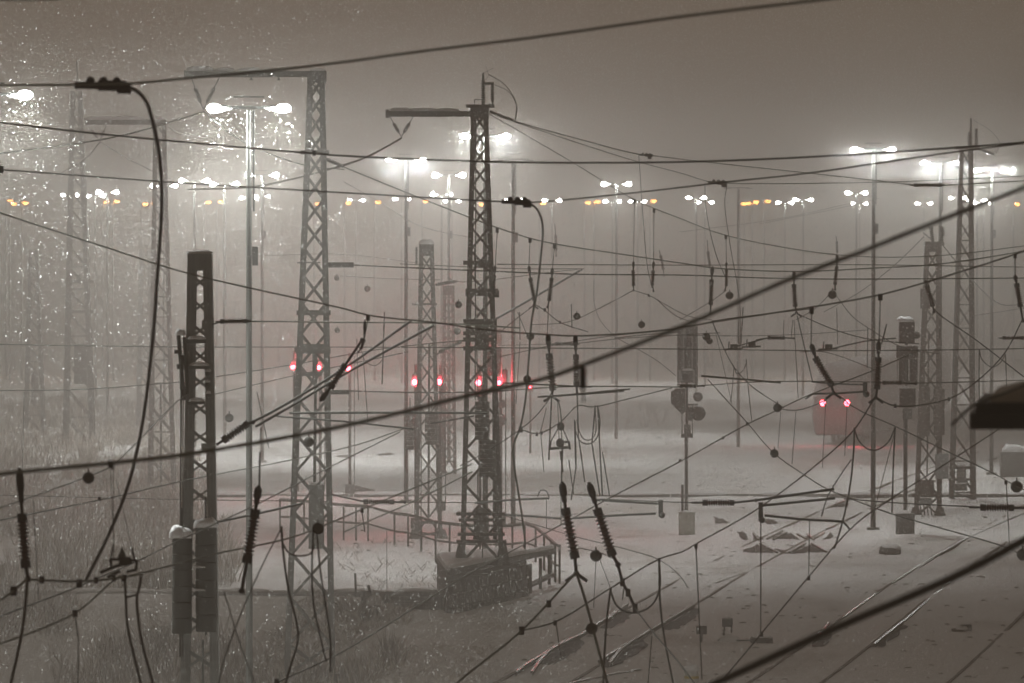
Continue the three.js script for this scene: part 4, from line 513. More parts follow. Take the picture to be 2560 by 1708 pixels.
thin([[1770, 949], [1868, 1057], [1934, 1132], [2018, 1192], [2059, 1218], [2140, 1252], [2227, 1284], [2516, 1369], [2560, 1390], [2620, 1412]], 130, 96, 2.4, { clips: [[1868, 1060, 6], [2516, 1372, 8]] }); thin([[1993, 785], [2088, 825], [2172, 848], [2300, 860]], 128, 130, 2); thin([[2092, 741], [2130, 790], [2172, 821], [2260, 870], [2350, 885]], 150, 150, 2); thin([[2190, 993], [2238, 1015], [2373, 997], [2440, 955], [2512, 883], [2556, 800]], 102, 118, 2.8, { clips: [[2238, 1015, 7], [2373, 998, 6]] }); thin([[2333, 770], [2351, 788], [2440, 850], [2560, 942], [2620, 985]], 128, 120, 2.4); thin([[2118, 1008], [2160, 1032], [2238, 1066], [2350, 1120], [2500, 1192], [2545, 1218], [2620, 1250]], 102, 96, 2.4, { clips: [[2515, 1206, 7]] }); thin([[1944, 1022], [1990, 1026], [2040, 1012], [2075, 994]], 102, 102, 2.2); thin([[2084, 984], [2060, 1006], [2066, 1016]], 102, 102, 2.2); thin([[2084, 984], [2104, 994], [2120, 1008]], 102, 102, 2.6);
THIN = { label: 'thin overhead wire slanting over the weedy bank', group: 'thin wires over the weeds' };
thin([[-40, 1284], [0, 1270], [234, 1186], [280, 1164], [446, 1001], [470, 985]], 66, 90, 2.6, { clips: [[276, 1162, 10]] }); thin([[-40, 1310], [0, 1301], [278, 1244], [461, 1202], [732, 1149], [900, 1110], [1010, 1072]], 74, 110, 2.6, { clips: [[248, 1248, 7]] }); thin([[-40, 1556], [0, 1541], [198, 1466], [234, 1450], [348, 1401], [428, 1361], [640, 1262], [830, 1165], [1000, 1080]], 64, 100, 3, {}); thin([[-40, 1622], [0, 1610], [187, 1533], [278, 1456], [300, 1440]], 62, 66, 4, { mat: M.wireGreen, clips: [[187, 1534, 12]] }); thin([[353, 1434], [549, 1383], [735, 1342], [900, 1276], [1180, 1160]], 66, 96, 3.4, { mat: M.wireGreen, clips: [[905, 1276, 8]] }); thin([[68, 1447], [30, 1480], [-30, 1520]], 62, 60, 5, { mat: M.wireGreen, clips: [[34, 1478, 16]] }); thin([[72, 1449], [200, 1454], [310, 1443], [360, 1432]], 62, 66, 5, { mat: M.wireGreen, clips: [[104, 1450, 12], [198, 1459, 14], [240, 1451, 10], [284, 1446, 10], [310, 1446, 12]] }); thin([[705, 1318], [660, 1404], [600, 1540], [560, 1650], [545, 1715]], 70, 66, 3); thin([[560, 1480], [600, 1610], [640, 1715]], 66, 66, 2.6, {}); THIN = { label: 'thin slack wire in the tangle around the insulators', group: 'thin slack wires around the insulators' };
thin([[1441, 1432], [1460, 1490], [1479, 1560], [1500, 1640], [1520, 1715]], 84, 82, 6, { mat: M.wireGreen }); thin([[1586, 1519], [1640, 1590], [1700, 1660], [1740, 1715]], 92, 90, 3.6, {}); thin([[1264, 1290], [1330, 1310], [1450, 1345], [1560, 1372], [1648, 1400], [1700, 1440], [1720, 1470]], 120, 92, 1.8, {}); thin([[1446, 1370], [1500, 1382], [1540, 1400]], 92, 92, 2); thin([[1403, 1312], [1395, 1000], [1379, 986]], 110, 118, 2); thin([[1379, 990], [1340, 1040], [1292, 1080], [1180, 1150], [1150, 1165]], 118, 118, 2.4, { clips: [[1302, 1074, 10]] }); thin([[1302, 1074], [1345, 1084], [1400, 1056], [1446, 1014], [1480, 1018], [1560, 1000], [1680, 970]], 118, 124, 2.2, { clips: [[1342, 1086, 6], [1354, 1083, 6]] }); thin([[1335, 760], [1360, 775], [1400, 806], [1470, 830]], 128, 128, 2.2, { clips: [[1362, 775, 6], [1400, 806, 5]] }); thin([[1335, 764], [1300, 790], [1250, 830]], 128, 128, 2); thin([[1584, 726], [1500, 770], [1420, 805], [1330, 812]], 146, 146, 1.8); thin([[1584, 726], [1620, 738], [1640, 748], [1690, 790], [1740, 808]], 146, 146, 1.8, { clips: [[1622, 739, 5]] }); thin([[1640, 748], [1720, 790], [1780, 800]], 146, 146, 1.8); thin([[1816, 726], [1780, 752], [1700, 800]], 146, 146, 1.8); thin([[2088, 720], [2040, 770], [1990, 800]], 146, 146, 1.8); thin([[1485, 700], [1486, 760], [1500, 800], [1536, 842]], 180, 180, 1.6); thin([[1536, 842], [1640, 900], [1690, 940]], 160, 160, 1.8); thin([[2310, 592], [2240, 660], [2150, 730], [2060, 780]], 196, 190, 1.8); thin([[2356, 612], [2430, 700], [2500, 760], [2552, 762]], 196, 170, 1.8); thin([[2430, 790], [2500, 780], [2560, 770]], 200, 190, 1.4); thin([[860, 455], [950, 506], [1050, 565], [1180, 595]], 190, 210, 1.4); thin([[1900, 560], [2100, 520], [2200, 495]], 220, 220, 1.3); thin([[1700, 580], [1960, 545], [2160, 500]], 230, 230, 1.3); thin([[640, 640], [860, 636], [1060, 660]], 210, 210, 1.4); thin([[850, 690], [980, 697], [1100, 700]], 190, 190, 1.4); thin([[2000, 880], [2060, 880], [2172, 918], [2200, 930]], 128, 128, 1.8); thin([[1180, 1180], [1020, 1260], [905, 1310], [860, 1330]], 96, 92, 3, { mat: M.wireGreen }); thin([[2560, 1284], [2412, 1350], [2300, 1420]], 160, 150, 2);
// droppers
for (const [x1, y1, x2, y2, Z, t] of [[920, 797, 910, 850, 84, 2.4], [1243, 580, 1238, 668, 125, 2], [1325, 604, 1322, 668, 126, 2], [1386, 618, 1381, 672, 126, 2], [1586, 505, 1584, 655, 147, 1.7], [1635, 530, 1634, 655, 147, 1.7], [1815, 596, 1816, 657, 148, 1.8], [2029, 780, 2028, 862, 81, 2.6], [2201, 750, 2198, 854, 81, 3], [2538, 644, 2538, 690, 80, 3], [650, 1130, 648, 1217, 72, 5], [892, 848, 896, 1000, 128, 2.2], [907, 880, 920, 1060, 128, 2.2], [961, 780, 955, 960, 122, 3.4], [1993, 790, 2032, 955, 102, 3], [1985, 800, 1996, 1000, 118, 1.8], [1782, 800, 1830, 1010, 140, 1.6], [1299, 780, 1300, 850, 128, 2.4], [1294, 780, 1320, 845, 128, 2], [1430, 820, 1428, 760, 126, 2.6], [1372, 748, 1368, 838, 126, 2.6], [1379, 990, 1372, 1150, 118, 4], [1443, 980, 1446, 1090, 118, 4], [1446, 1090, 1462, 1205, 112, 3.4], [1394, 1000, 1398, 1110, 118, 2], [1408, 1100, 1404, 1206, 112, 3], [1422, 1150, 1434, 1235, 112, 3], [1437, 1052, 1440, 1170, 108, 5], [1440, 1170, 1428, 1250, 106, 4], [1488, 1014, 1480, 1110, 108, 4], [1480, 1110, 1500, 1240, 106, 4], [1494, 1014, 1506, 1240, 106, 4], [1506, 1130, 1524, 1240, 106, 3], [1366, 1250, 1366, 1320, 110, 2], [1352, 1085, 1360, 1180, 116, 2], [2118, 1010, 2112, 1140, 100, 2], [2064, 1016, 2056, 1170, 100, 2], [2240, 1070, 2180, 1300, 110, 1.8], [2516, 1206, 2524, 1366, 97, 2.4], [1902, 1290, 1902, 1580, 86, 3], [2024, 1300, 2022, 1440, 86, 2.2], [1740, 1366, 1755, 1700, 86, 3.4], [1490, 1400, 1484, 1520, 92, 2], [1500, 1400, 1528, 1475, 92, 2], [1390, 1560, 1402, 1640, 84, 3], [1560, 1470, 1556, 1500, 92, 3], [1630, 1590, 1620, 1710, 90, 3], [187, 1536, 196, 1600, 64, 4], [196, 1600, 194, 1712, 64, 3], [283, 1170, 284, 1400, 66, 1.8], [290, 1200, 330, 1370, 66, 1.8], [276, 1175, 284, 1360, 66, 2], [83, 1250, 96, 1500, 70, 2], [60, 980, 56, 1180, 116, 2], [642, 980, 672, 1120, 96, 2.4], [652, 1070, 650, 1110, 72, 3], [905, 1280, 912, 1330, 92, 3], [967, 1320, 967, 1490, 140, 1.4], [1952, 1030, 1945, 1120, 104, 1.6], [1990, 1030, 1980, 1160, 104, 2], [2350, 800, 2350, 850, 128, 1.6], [1846, 860, 1848, 790, 146, 2.4], [1853, 860, 1858, 768, 146, 2.4], [2092, 770, 2094, 860, 146, 1.8], [2170, 820, 2168, 920, 102, 2.2], [2217, 810, 2204, 860, 102, 3.4], [1960, 800, 1958, 850, 130, 1.8], [1982, 800, 1978, 846, 130, 1.8], [1300, 855, 1290, 1010, 128, 2], [1366, 1020, 1350, 1086, 118, 2]]) drop([[x1, y1], [x2, y2]], Z, Z, t);
// tubes: cantilevers and registration arms
ARM([[622, 1059], [677, 1032], [860, 921], [1026, 803]], 92, 96, 6.5, 'upper of two long slanted tubes running from the snowy insulators', { mat: M.steel, seg: 3 }); ARM([[640, 1066], [714, 1024], [860, 936], [1084, 814]], 92, 97, 6.5, 'lower of two long slanted tubes running from the snowy insulators', { mat: M.steel, seg: 3 }); ARM([[1242, 796], [1348, 736], [1454, 674]], 160, 165, 6, 'hazy slanted tube right of the pier mast', { mat: M.galv }); ARM([[549, 1304], [650, 1283], [756, 1259]], 91.5, 93, 6, 'dark straight arm reaching from the wide channel mast'); ARM([[725, 1033], [960, 1032], [1216, 1033]], 96, 100, 5.6, 'level tube crossing in front of the red signals', { mat: M.steel }); ARM([[692, 1041], [860, 1054], [1033, 1073]], 96, 98, 4.6, 'drooping tube below the level one', { mat: M.steel }); ARM([[1077, 1059], [1130, 1050], [1185, 1040]], 110, 110, 5, 'short arm end behind the pier mast'); ARM([[1344, 993], [1450, 985], [1575, 973]], 118, 118, 5, 'arm below the slanted dark insulator'); ARM([[1395, 990], [1480, 984], [1560, 978]], 117.6, 117.6, 5, 'second arm below the slanted dark insulator'); ARM([[1753, 940], [1850, 948], [1952, 957]], 130, 130, 5.6, 'hazy arm right of the caged signal'); ARM([[2029, 955], [2100, 960], [2165, 962]], 103, 103, 4.4, 'thin upper arm over the train'); ARM([[2014, 998], [2018, 988], [2090, 984], [2165, 979]], 103, 103, 5.6, 'bent lower arm over the train'); ARM([[1187, 1258], [1280, 1250], [1373, 1246]], 108, 108, 6, 'dark arm crossing the foot of the pier mast'); ARM([[1373, 1246], [1366, 1228], [1352, 1226], [1344, 1242]], 108, 108, 2.8, 'small hoop on the arm near the pier mast'); ARM([[1262, 1287], [1330, 1291], [1403, 1297]], 107, 107, 6, 'level arm behind the double insulators'); ARM([[1487, 1250], [1570, 1255], [1655, 1260]], 104, 104, 6, 'upper right arm by the double insulators'); ARM([[1432, 1296], [1540, 1289], [1640, 1284]], 104, 104, 6, 'lower right arm by the double insulators'); ARM([[1890, 1251], [1980, 1238], [2086, 1223]], 98, 98, 6.5, 'upper slanted arm above the bare points'); ARM([[1898, 1265], [1990, 1256], [2088, 1246]], 98, 98, 6.5, 'lower slanted arm above the bare points'); ARM([[1912, 1289], [2010, 1299], [2112, 1306], [2122, 1312], [2125, 1324]], 98, 98, 6.5, 'hooked arm drooping above the bare points'); ARM([[2054, 1290], [2070, 1240], [2100, 1190], [2128, 1150]], 98, 100, 3.4, 'thin stay rising from the hooked arm', {}); ARM([[1536, 846], [1600, 838], [1700, 830]], 150, 150, 3, 'faint arm left of the caged signal'); ARM([[1812, 876], [1870, 858], [1920, 845]], 130, 130, 3.6, 'faint arm before the far insulator'); ARM([[2080, 872], [2170, 852], [2240, 846]], 130, 130, 3.6, 'faint arm left of the dark signal screens');
for (const [x, y1, y2, Z, l] of [[1652, 1250, 1292, 104, 'bracket'], [1902, 1256, 1304, 98, 'bracket'], [2163, 956, 990, 103, 'bracket']]) { const g = thing('arm_bracket', at(x, y2, Z), 'dark bracket plate joining two registration arms', 'bracket', 'arm bracket plates'); const h = px(y2 - y1, Z); mesh('plate', roundBoxGeo(px(11, Z), h, px(6, Z), 0.008), M.steelDark, g).position.y = h / 2; const k = mesh('pivot', BALL, M.steelDark, g); k.scale.setScalar(px(8, Z)); k.position.set(px(3, Z), px(4, Z), 0); }
// long ribbed insulators: top fitting, ribbed body, lower fitting.  [top, body from, body to, end], width of the body in pixels
function insulator(T, A, B, E, w, Z, label, o = {}) {
  const g = thing('insulator', at(...T, Z), label, 'insulator', o.group ?? 'ribbed insulators'), L = (p) => loc(g, at(...p, Z)), t = L(T), a = L(A), b = L(B), e = L(E), r = px(w / 2, Z), mat = o.mat ?? M.porcelain;
  rod('upper_link', g, t, a, r * 0.28, M.black); if (!o.plain) { const c = t.clone().lerp(a, 0.42), d = t.clone().lerp(a, 0.72), m = mesh('upper_clamp', new THREE.CapsuleGeometry(1, 1.2, 4, 10), M.black, g); m.position.copy(t).lerp(a, 0.3); m.quaternion.setFromUnitVectors(UPV, a.clone().sub(t).normalize()); const ln = a.distanceTo(t); m.scale.set(r * 0.62, ln * 0.17, r * 0.62); rod('eye_nut', g, c, d, r * 0.45, M.black); }
  const n = Math.max(4, Math.min(14, Math.round(a.distanceTo(b) / (r * 0.75)))); ribbed('ribbed_body', g, a, b, r, n, mat); for (const [p, q] of [[a, b], [b, a]]) rod('end_cap', g, p.clone().lerp(q, -0.05), p.clone().lerp(q, 0.1), r * 0.82, M.black); rod('lower_link', g, b, e, r * 0.3, M.black); const y = mesh('yoke', BALL, M.black, g); y.scale.setScalar(r * 0.5); y.position.copy(e); if (o.fork) for (const k of [-1, 1]) rod('yoke_arm', g, e, e.clone().add(V(k * r * 1.8, -r * 1.3, 0)), r * 0.3, M.black); return g;
}
insulator([1405, 1204], [1414, 1276], [1437, 1391], [1441, 1434], 30, 92, 'left of two big brown insulators slanting together over the ramp corner', { fork: true }); insulator([1472, 1206], [1494, 1277], [1530, 1385], [1545, 1412], 29, 92, 'right of two big brown insulators slanting together over the ramp corner');
{ const g = thing('tension_shackle', at(1545, 1412, 92), 'chain of dark shackles below the right big insulator', 'shackle'), P = [[1545, 1412], [1556, 1456], [1570, 1482], [1588, 1520]].map((p) => loc(g, at(...p, 92))); for (let i = 1; i < 4; i++) { rod('link', g, P[i - 1], P[i], px(4, 92), M.black); const b = mesh('shackle_body', clampGeo, M.black, g); b.scale.set(px(12, 92), px(20, 92), px(10, 92)); b.position.copy(P[i]); } }
insulator([1370, 836], [1373, 888], [1382, 972], [1379, 990], 22, 118, 'dark insulator touched by red light beside the hanging loops', { fork: true }); insulator([1438, 838], [1440, 890], [1441, 962], [1443, 985], 19, 118, 'straight dark insulator crossed by the thick cable'); insulator([1322, 664], [1326, 697], [1336, 750], [1334, 764], 13, 127, 'leaning insulator of a pair near the swan necked cable', { fork: true }); insulator([1381, 670], [1379, 697], [1373, 750], [1369, 768], 13, 127, 'other leaning insulator of the pair near the swan necked cable'); insulator([1238, 664], [1236, 690], [1234, 720], [1238, 740], 11, 127, 'insulator partly hidden behind the pier mast leg'); insulator([1584, 654], [1583, 678], [1584, 714], [1584, 726], 11, 147, 'small straight insulator under the far twin lamp'); insulator([1634, 654], [1633, 678], [1631, 712], [1634, 728], 11, 147, 'small straight insulator crossed by a fine cable'); insulator([1782, 666], [1779, 702], [1777, 760], [1776, 785], 14, 131, 'upright insulator above the caged signal'); insulator([1816, 656], [1816, 674], [1816, 713], [1812, 726], 10, 147, 'small insulator with a round pulley beneath it'); insulator([1985, 678], [1985, 713], [1988, 764], [1991, 782], 15, 129, 'upright insulator left of the slim lamp pole', { fork: true }); insulator([2093, 638], [2092, 668], [2088, 710], [2088, 724], 12, 148, 'small insulator above a round pulley near the slim lamp pole'); insulator([2028, 860], [2040, 897], [2078, 962], [2084, 983], 21, 100, 'slanting dark insulator above the train lights', { fork: true }); insulator([2197, 852], [2196, 897], [2193, 970], [2190, 995], 20, 100, 'upright dark insulator beside the slim lamp pole', { fork: true }); insulator([2538, 688], [2542, 711], [2551, 765], [2558, 803], 17, 100, 'leaning dark insulator near the edge above the canopy'); insulator([2314, 700], [2318, 716], [2332, 764], [2335, 780], 15, 140, 'leaning insulator in front of the brown mast'); insulator([48, 1170], [55, 1290], [64, 1414], [70, 1448], 31, 62, 'long blurred black insulator over the weeds', {}); insulator([647, 1214], [638, 1279], [617, 1402], [604, 1478], 31, 72, 'long blurred black insulator beside the near lamp pole', {});
const H = { plain: true }; insulator([529, 812], [553, 804], [616, 803], [625, 803], 15, 91.5, 'snow flecked insulator tying a wire to the wide channel mast', H); insulator([828, 1236], [912, 1255], [982, 1255], [1012, 1256], 16, 120, 'level brown insulator before the railing', H); insulator([1730, 1257], [1760, 1257], [1832, 1257], [1890, 1251], 19, 99, 'level dark insulator leading to the slanted arms', H); insulator([2422, 1268], [2455, 1269], [2531, 1270], [2580, 1270], 21, 97, 'level dark insulator below the canopy', H); insulator([1890, 850], [1921, 845], [1960, 845], [1985, 846], 11, 130, 'faint level insulator between arms in the haze', H); insulator([2195, 957], [2209, 957], [2252, 957], [2290, 960], 13, 128, 'level insulator in front of the dark signal screens', H); insulator([2496, 846], [2509, 845], [2558, 845], [2590, 845], 11, 130, 'level insulator at the edge above the canopy', H); insulator([1690, 968], [1702, 966], [1738, 966], [1760, 965], 11, 128, 'level insulator across the caged signal', H); insulator([2276, 463], [2288, 463], [2352, 463], [2360, 463], 12, 150, 'level insulator in front of the lamps at the upper right', H); insulator([1376, 861], [1390, 860], [1432, 860], [1446, 860], 12, 165, 'hazy level insulator between two upright ones', { plain: true, mat: M.porcelainGrey }); insulator([1086, 892], [1100, 880], [1150, 855], [1166, 850], 11, 175, 'hazy slanted insulator behind the pier mast', { plain: true, mat: M.porcelainGrey }); insulator([800, 1004], [827, 968], [862, 914], [905, 850], 22, 90, 'slanted black insulator crossing the twin tubes before a red light', {}); insulator([541, 1112], [560, 1100], [618, 1060], [632, 1056], 24, 91.5, 'snow crusted slanted insulator on the wide channel mast', { plain: true, mat: M.porcelainGrey }); insulator([912, 800], [910, 850], [902, 872], [896, 880], 11, 86, 'short black fitting above the slanted insulator'); for (const [x, y] of [[567, 1092], [583, 1080], [598, 1070], [610, 1062], [622, 1055]]) { }
for (const [x, y1, y2, Z] of [[1405, 0, 0, 0]]) { }
insulator([1387, 560], [1389, 590], [1390, 625], [1390, 640], 9, 210, 'faint far insulator in the haze above the wires', { plain: true, mat: M.porcelainGrey }); insulator([1768, 600], [1770, 630], [1775, 668], [1778, 690], 9, 200, 'faint far insulator leaning beside a brighter one', { plain: true, mat: M.porcelainGrey });  insulator([1648, 625], [1652, 640], [1658, 672], [1660, 690], 9, 205, 'faint far insulator right of the small pair', { plain: true, mat: M.porcelainGrey }); insulator([2090, 590], [2092, 605], [2093, 630], [2093, 640], 8, 200, 'faint far insulator above the pulley one', { plain: true, mat: M.porcelainGrey });
// round balance weights on the wires
for (const [x, y, r, Z] of [[221, 1195, 15, 66], [573, 1045, 11, 110], [772, 1105, 13, 95], [1146, 762, 9, 150], [1442, 791, 9, 140], [1604, 812, 9, 150], [1944, 1020, 11, 103], [1936, 1134, 11, 110], [2081, 737, 11, 148], [1824, 739, 10, 147], [2542, 1217, 15, 97], [2557, 1387, 15, 96], [1490, 1390, 15, 92], [1479, 1572, 15, 83], [1326, 841, 10, 127], [1766, 842, 10, 150], [1774, 853, 8, 151], [842, 695, 7, 180], [843, 826, 7, 180], [918, 722, 8, 190], [1143, 828, 9, 170], [1318, 948, 10, 90], [795, 1322, 15, 70]]) { const g = thing('wire_weight', at(x, y, Z), 'dark round weight hanging on an overhead wire', 'weight', 'round weights on the wires'), R = px(r, Z), b = mesh('ball', BALL, M.steelDark, g); b.scale.set(R, R * 0.95, R * 0.8); rod('pin', g, V(0, R * 0.8, 0), V(0, R * 1.5, 0), R * 0.12, M.black); const k = mesh('seam_ring', new THREE.TorusGeometry(R * 0.93, R * 0.06, 6, 20), M.black, g); k.rotation.y = 0.3; }
{ const Z = 66, g = thing('section_insulator', at(252, 1432, Z), 'dark section insulator frame hanging on two wires over the weeds', 'insulator'), Q = (x, y) => loc(g, at(x, y, Z)); for (const [a, b, w] of [[[250, 1432], [300, 1412], 8], [[276, 1398], [344, 1402], 7], [[276, 1398], [278, 1420], 7], [[342, 1402], [340, 1425], 7], [[340, 1425], [316, 1430], 7], [[300, 1412], [330, 1406], 10], [[276, 1398], [284, 1360], 4], [[336, 1400], [329, 1370], 5], [[268, 1444], [300, 1428], 8]]) rod('frame_bar', g, Q(...a), Q(...b), px(w / 2, Z), M.black); mesh('skid', clampGeo, M.black, g).position.copy(Q(312, 1402)); g.children[g.children.length - 1].scale.set(px(30, Z), px(18, Z), px(14, Z)); const f = mesh('fin', new THREE.ConeGeometry(px(14, Z), px(34, Z), 4), M.steel, g); f.position.copy(Q(305, 1384)); f.scale.z = 0.2; }
{ const Z = 112, g = thing('section_insulator', at(1402, 1122, Z), 'dark cradle shaped insulator hanging above the double insulators', 'insulator'), Q = (x, y) => loc(g, at(x, y, Z)); for (const [a, b, w] of [[[1374, 1122], [1424, 1118], 7], [[1376, 1104], [1374, 1124], 6], [[1422, 1104], [1425, 1124], 6], [[1376, 1106], [1396, 1070], 3], [[1422, 1106], [1406, 1070], 3], [[1410, 1105], [1424, 1105], 6], [[1400, 1128], [1408, 1180], 3], [[1404, 1128], [1402, 1150], 4]]) rod('frame_bar', g, Q(...a), Q(...b), px(w / 2, Z), M.steelDark); for (const [x, y, s] of [[1400, 1108, 10], [1402, 1066, 9]]) { const b = mesh('knuckle', BALL, M.steelDark, g); b.scale.set(px(s, Z), px(s * 1.2, Z), px(s, Z)); b.position.copy(Q(x, y)); } }
for (const [x, y, Z, l] of [[1880, 862, 140, 'far dark clamp gear left of a level insulator'], [2072, 868, 140, 'far dark clamp gear right of a level insulator'], [1835, 868, 142, 'far dark clamp gear on the contact wire']]) { const g = thing('wire_clamp_gear', at(x, y, Z), l, 'clamp'); rod('frame_bar', g, V(-px(26, Z), -px(6, Z), 0), V(px(22, Z), -px(4, Z), 0), px(2, Z), M.steelDark); const b = mesh('block', clampGeo, M.steelDark, g); b.scale.set(px(18, Z), px(14, Z), px(10, Z)); rod('pin', g, V(-px(14, Z), -px(6, Z), 0), V(-px(12, Z), px(14, Z), 0), px(1.5, Z), M.steelDark); }
{ const p = at(967, 1508, 140), g = thing('hanging_bell', p, 'small bell shaped weight hanging in front of the wire mesh', 'weight'); const m = mesh('bell', new THREE.LatheGeometry([[0, 0.22], [0.02, 0.22], [0.06, 0.1], [0.09, 0.02], [0.09, 0], [0, 0]].map(([x, y]) => new THREE.Vector2(x, y)), 12), M.steelDark, g); }
{ const Z = 36, g = thing('cable_joint', at(1457, 945, Z), 'blurred black joint hanging under the thick diagonal cable', 'cable joint'); mesh('sleeve', new THREE.CapsuleGeometry(px(9, Z), px(40, Z), 4, 12), M.black, g); rod('pigtail', g, V(0, -px(20, Z), 0), V(px(2, Z), -px(60, Z), 0), px(3, Z), M.wireGreen); }
// ---------------------------------------------------------------- rails and bare ballast in the melted troughs
const ballastTex = tex(256, (u, v) => { const n = tn(u, v, 40, 11) * 0.6 + tn(u, v, 90, 12) * 0.4; return [0.2 + 0.42 * n * n, 0.19 + 0.4 * n * n, 0.18 + 0.38 * n * n]; }, true, [1, 1]);
M.ballast = std(0.55, 0.52, 0.49, { map: ballastTex, roughness: 0.95, bumpMap: grain, bumpScale: 0.05 });
function sheet(name, poly, h, mat, label, cat) {              // polygon of photo pixels laid on the level ground, with a ragged edge
  const P = []; poly.forEach((p, i) => { const q = poly[(i + 1) % poly.length], n = Math.max(2, Math.ceil(Math.hypot(q[0] - p[0], q[1] - p[1]) / 9)); for (let k = 0; k < n; k++) { const a = gp(p[0] + (q[0] - p[0]) * k / n, p[1] + (q[1] - p[1]) * k / n, h); P.push(new THREE.Vector2(a.x + rr(-0.05, 0.05), -a.z + rr(-0.25, 0.25))); } });
  const g = new THREE.ShapeGeometry(new THREE.Shape(P)), a = g.attributes.position, uv = g.attributes.uv; for (let i = 0; i < a.count; i++) { const x = a.getX(i), Z = a.getY(i); uv.setXY(i, x * 0.8, Z * 0.3); a.setXYZ(i, x, Math.max(h, groundY(x, -Z) + 0.012), -Z); }
  g.computeVertexNormals(); const n = g.attributes.normal; if (n.getY(0) < 0) { const I = g.index.array; for (let i = 0; i < I.length; i += 3) { const t = I[i]; I[i] = I[i + 1]; I[i + 1] = t; } g.computeVertexNormals(); }
  const m = mesh(name, g, mat); return tag(m, label, cat, 'bare ballast patches', 'structure');
}
const BARE = [[[1324, 1664], [1380, 1662], [1412, 1650], [1450, 1622], [1462, 1604], [1440, 1598], [1400, 1618]], [[1500, 1670], [1530, 1668], [1590, 1640], [1622, 1612], [1600, 1598], [1540, 1632]], [[1498, 1572], [1528, 1572], [1572, 1548], [1580, 1528], [1556, 1528]], [[1652, 1576], [1690, 1574], [1738, 1548], [1746, 1524], [1736, 1520]], [[2030, 1618], [2064, 1614], [2078, 1580], [2060, 1570]], [[2172, 1620], [2204, 1618], [2240, 1596], [2268, 1566], [2250, 1562]],
  [[1854, 1382], [1892, 1362], [1916, 1382], [1890, 1384]], [[1902, 1362], [1934, 1384], [1900, 1382]], [[1936, 1374], [1960, 1385], [1972, 1384], [1944, 1372]], [[1966, 1382], [2006, 1364], [2014, 1364], [1980, 1384]], [[1974, 1386], [2024, 1363], [2042, 1364], [2062, 1381], [2010, 1383]], [[1842, 1332], [1858, 1330], [1870, 1350], [1858, 1350]], [[1878, 1338], [1894, 1340], [1912, 1350], [1884, 1350]], [[1930, 1348], [1954, 1332], [1964, 1336], [1980, 1332], [1998, 1350]], [[2008, 1340], [2036, 1344], [2022, 1350]], [[2054, 1350], [2078, 1332], [2084, 1340], [2076, 1348]], [[1784, 1292], [1810, 1298], [1826, 1308], [1790, 1310]], [[1906, 1302], [1924, 1296], [1944, 1308], [1918, 1311]],
  [[858, 1212], [900, 1216], [940, 1228], [918, 1232], [880, 1226]], [[838, 1142], [880, 1138], [900, 1142], [862, 1145]], [[936, 1138], [978, 1132], [985, 1136], [955, 1142]], [[2080, 1264], [2092, 1256], [2118, 1258], [2124, 1264]]];
BARE.forEach((p, i) => sheet('bare_ballast', p, 0.012, M.ballast, i < 6 ? 'dark melted trough of ballast along a rail' : i < 16 ? 'dark melted ballast between the crossing rails' : 'faint bare patch on the far snow'));
const railShape = (() => { const s = new THREE.Shape(); [[-0.06, 0], [0.06, 0], [0.06, 0.02], [0.012, 0.04], [0.012, 0.1], [0.036, 0.11], [0.036, 0.15], [-0.036, 0.15], [-0.036, 0.11], [-0.012, 0.1], [-0.012, 0.04], [-0.06, 0.02]].forEach(([x, y], i) => i ? s.lineTo(x, y) : s.moveTo(x, y)); return s; })();
function rail(pts, label, o = {}) {
  const w = pts.map(([x, y]) => gp(x, y, 0)), y0 = o.y ?? -0.06, g = thing('rail', V(w[0].x, y0, w[0].z), label, 'rail', o.group ?? 'rails showing through the snow');
  for (let i = 1; i < w.length; i++) { const a = loc(g, w[i - 1]).setY(0), b = loc(g, w[i]).setY(0), L = a.distanceTo(b), e = new THREE.ExtrudeGeometry(railShape, { depth: L + 0.02, bevelEnabled: false }), m = mesh('rail_body', e, M.railRust, g); m.position.copy(a); m.rotation.y = Math.atan2(b.x - a.x, b.z - a.z); const h = box('rail_head', g, (a.x + b.x) / 2, 0.152, (a.z + b.z) / 2, 0.066, 0.008, L, M.rail); h.rotation.y = m.rotation.y; }
}
rail([[1290, 1690], [1323, 1666], [1400, 1620], [1454, 1595], [1569, 1518]], 'shiny rail left of two in the melted troughs'); rail([[1330, 1690], [1350, 1660], [1380, 1630], [1425, 1606]], 'bent guard rail joining the shiny rail'); rail([[1498, 1662], [1560, 1624], [1640, 1576], [1737, 1519]], 'bright shiny rail right of two in the melted troughs'); rail([[1524, 1668], [1550, 1634], [1600, 1598]], 'short guard rail joining the bright rail'); rail([[1520, 1556], [1552, 1530]], 'short guard rail by the far trough'); rail([[2102, 1612], [2060, 1572]].map(([x, y], i) => i ? [2072, 1566] : [2044, 1604]), 'rail end crossed by the thick blurred cable'); rail([[2186, 1620], [2258, 1562]], 'pale rail in the lone trough right'); 
rail([[2110, 1544], [2190, 1486]], 'faint rail line rising behind the thick cable', { y: -0.13 }); rail([[2260, 1555], [2388, 1445]], 'faint rail line from the lone trough', { y: -0.13 }); rail([[2230, 1460], [2320, 1402], [2412, 1350], [2538, 1292]], 'long faint rail line toward the canopy', { y: -0.125 }); rail([[1790, 1460], [1856, 1436], [1900, 1420]], 'faint rail line below the bare points', { y: -0.13 }); rail([[1160, 1712], [1260, 1690], [1340, 1676]].map(([x, y]) => [x + 260, y]), 'faint rail line at the lower edge', { y: -0.13 });
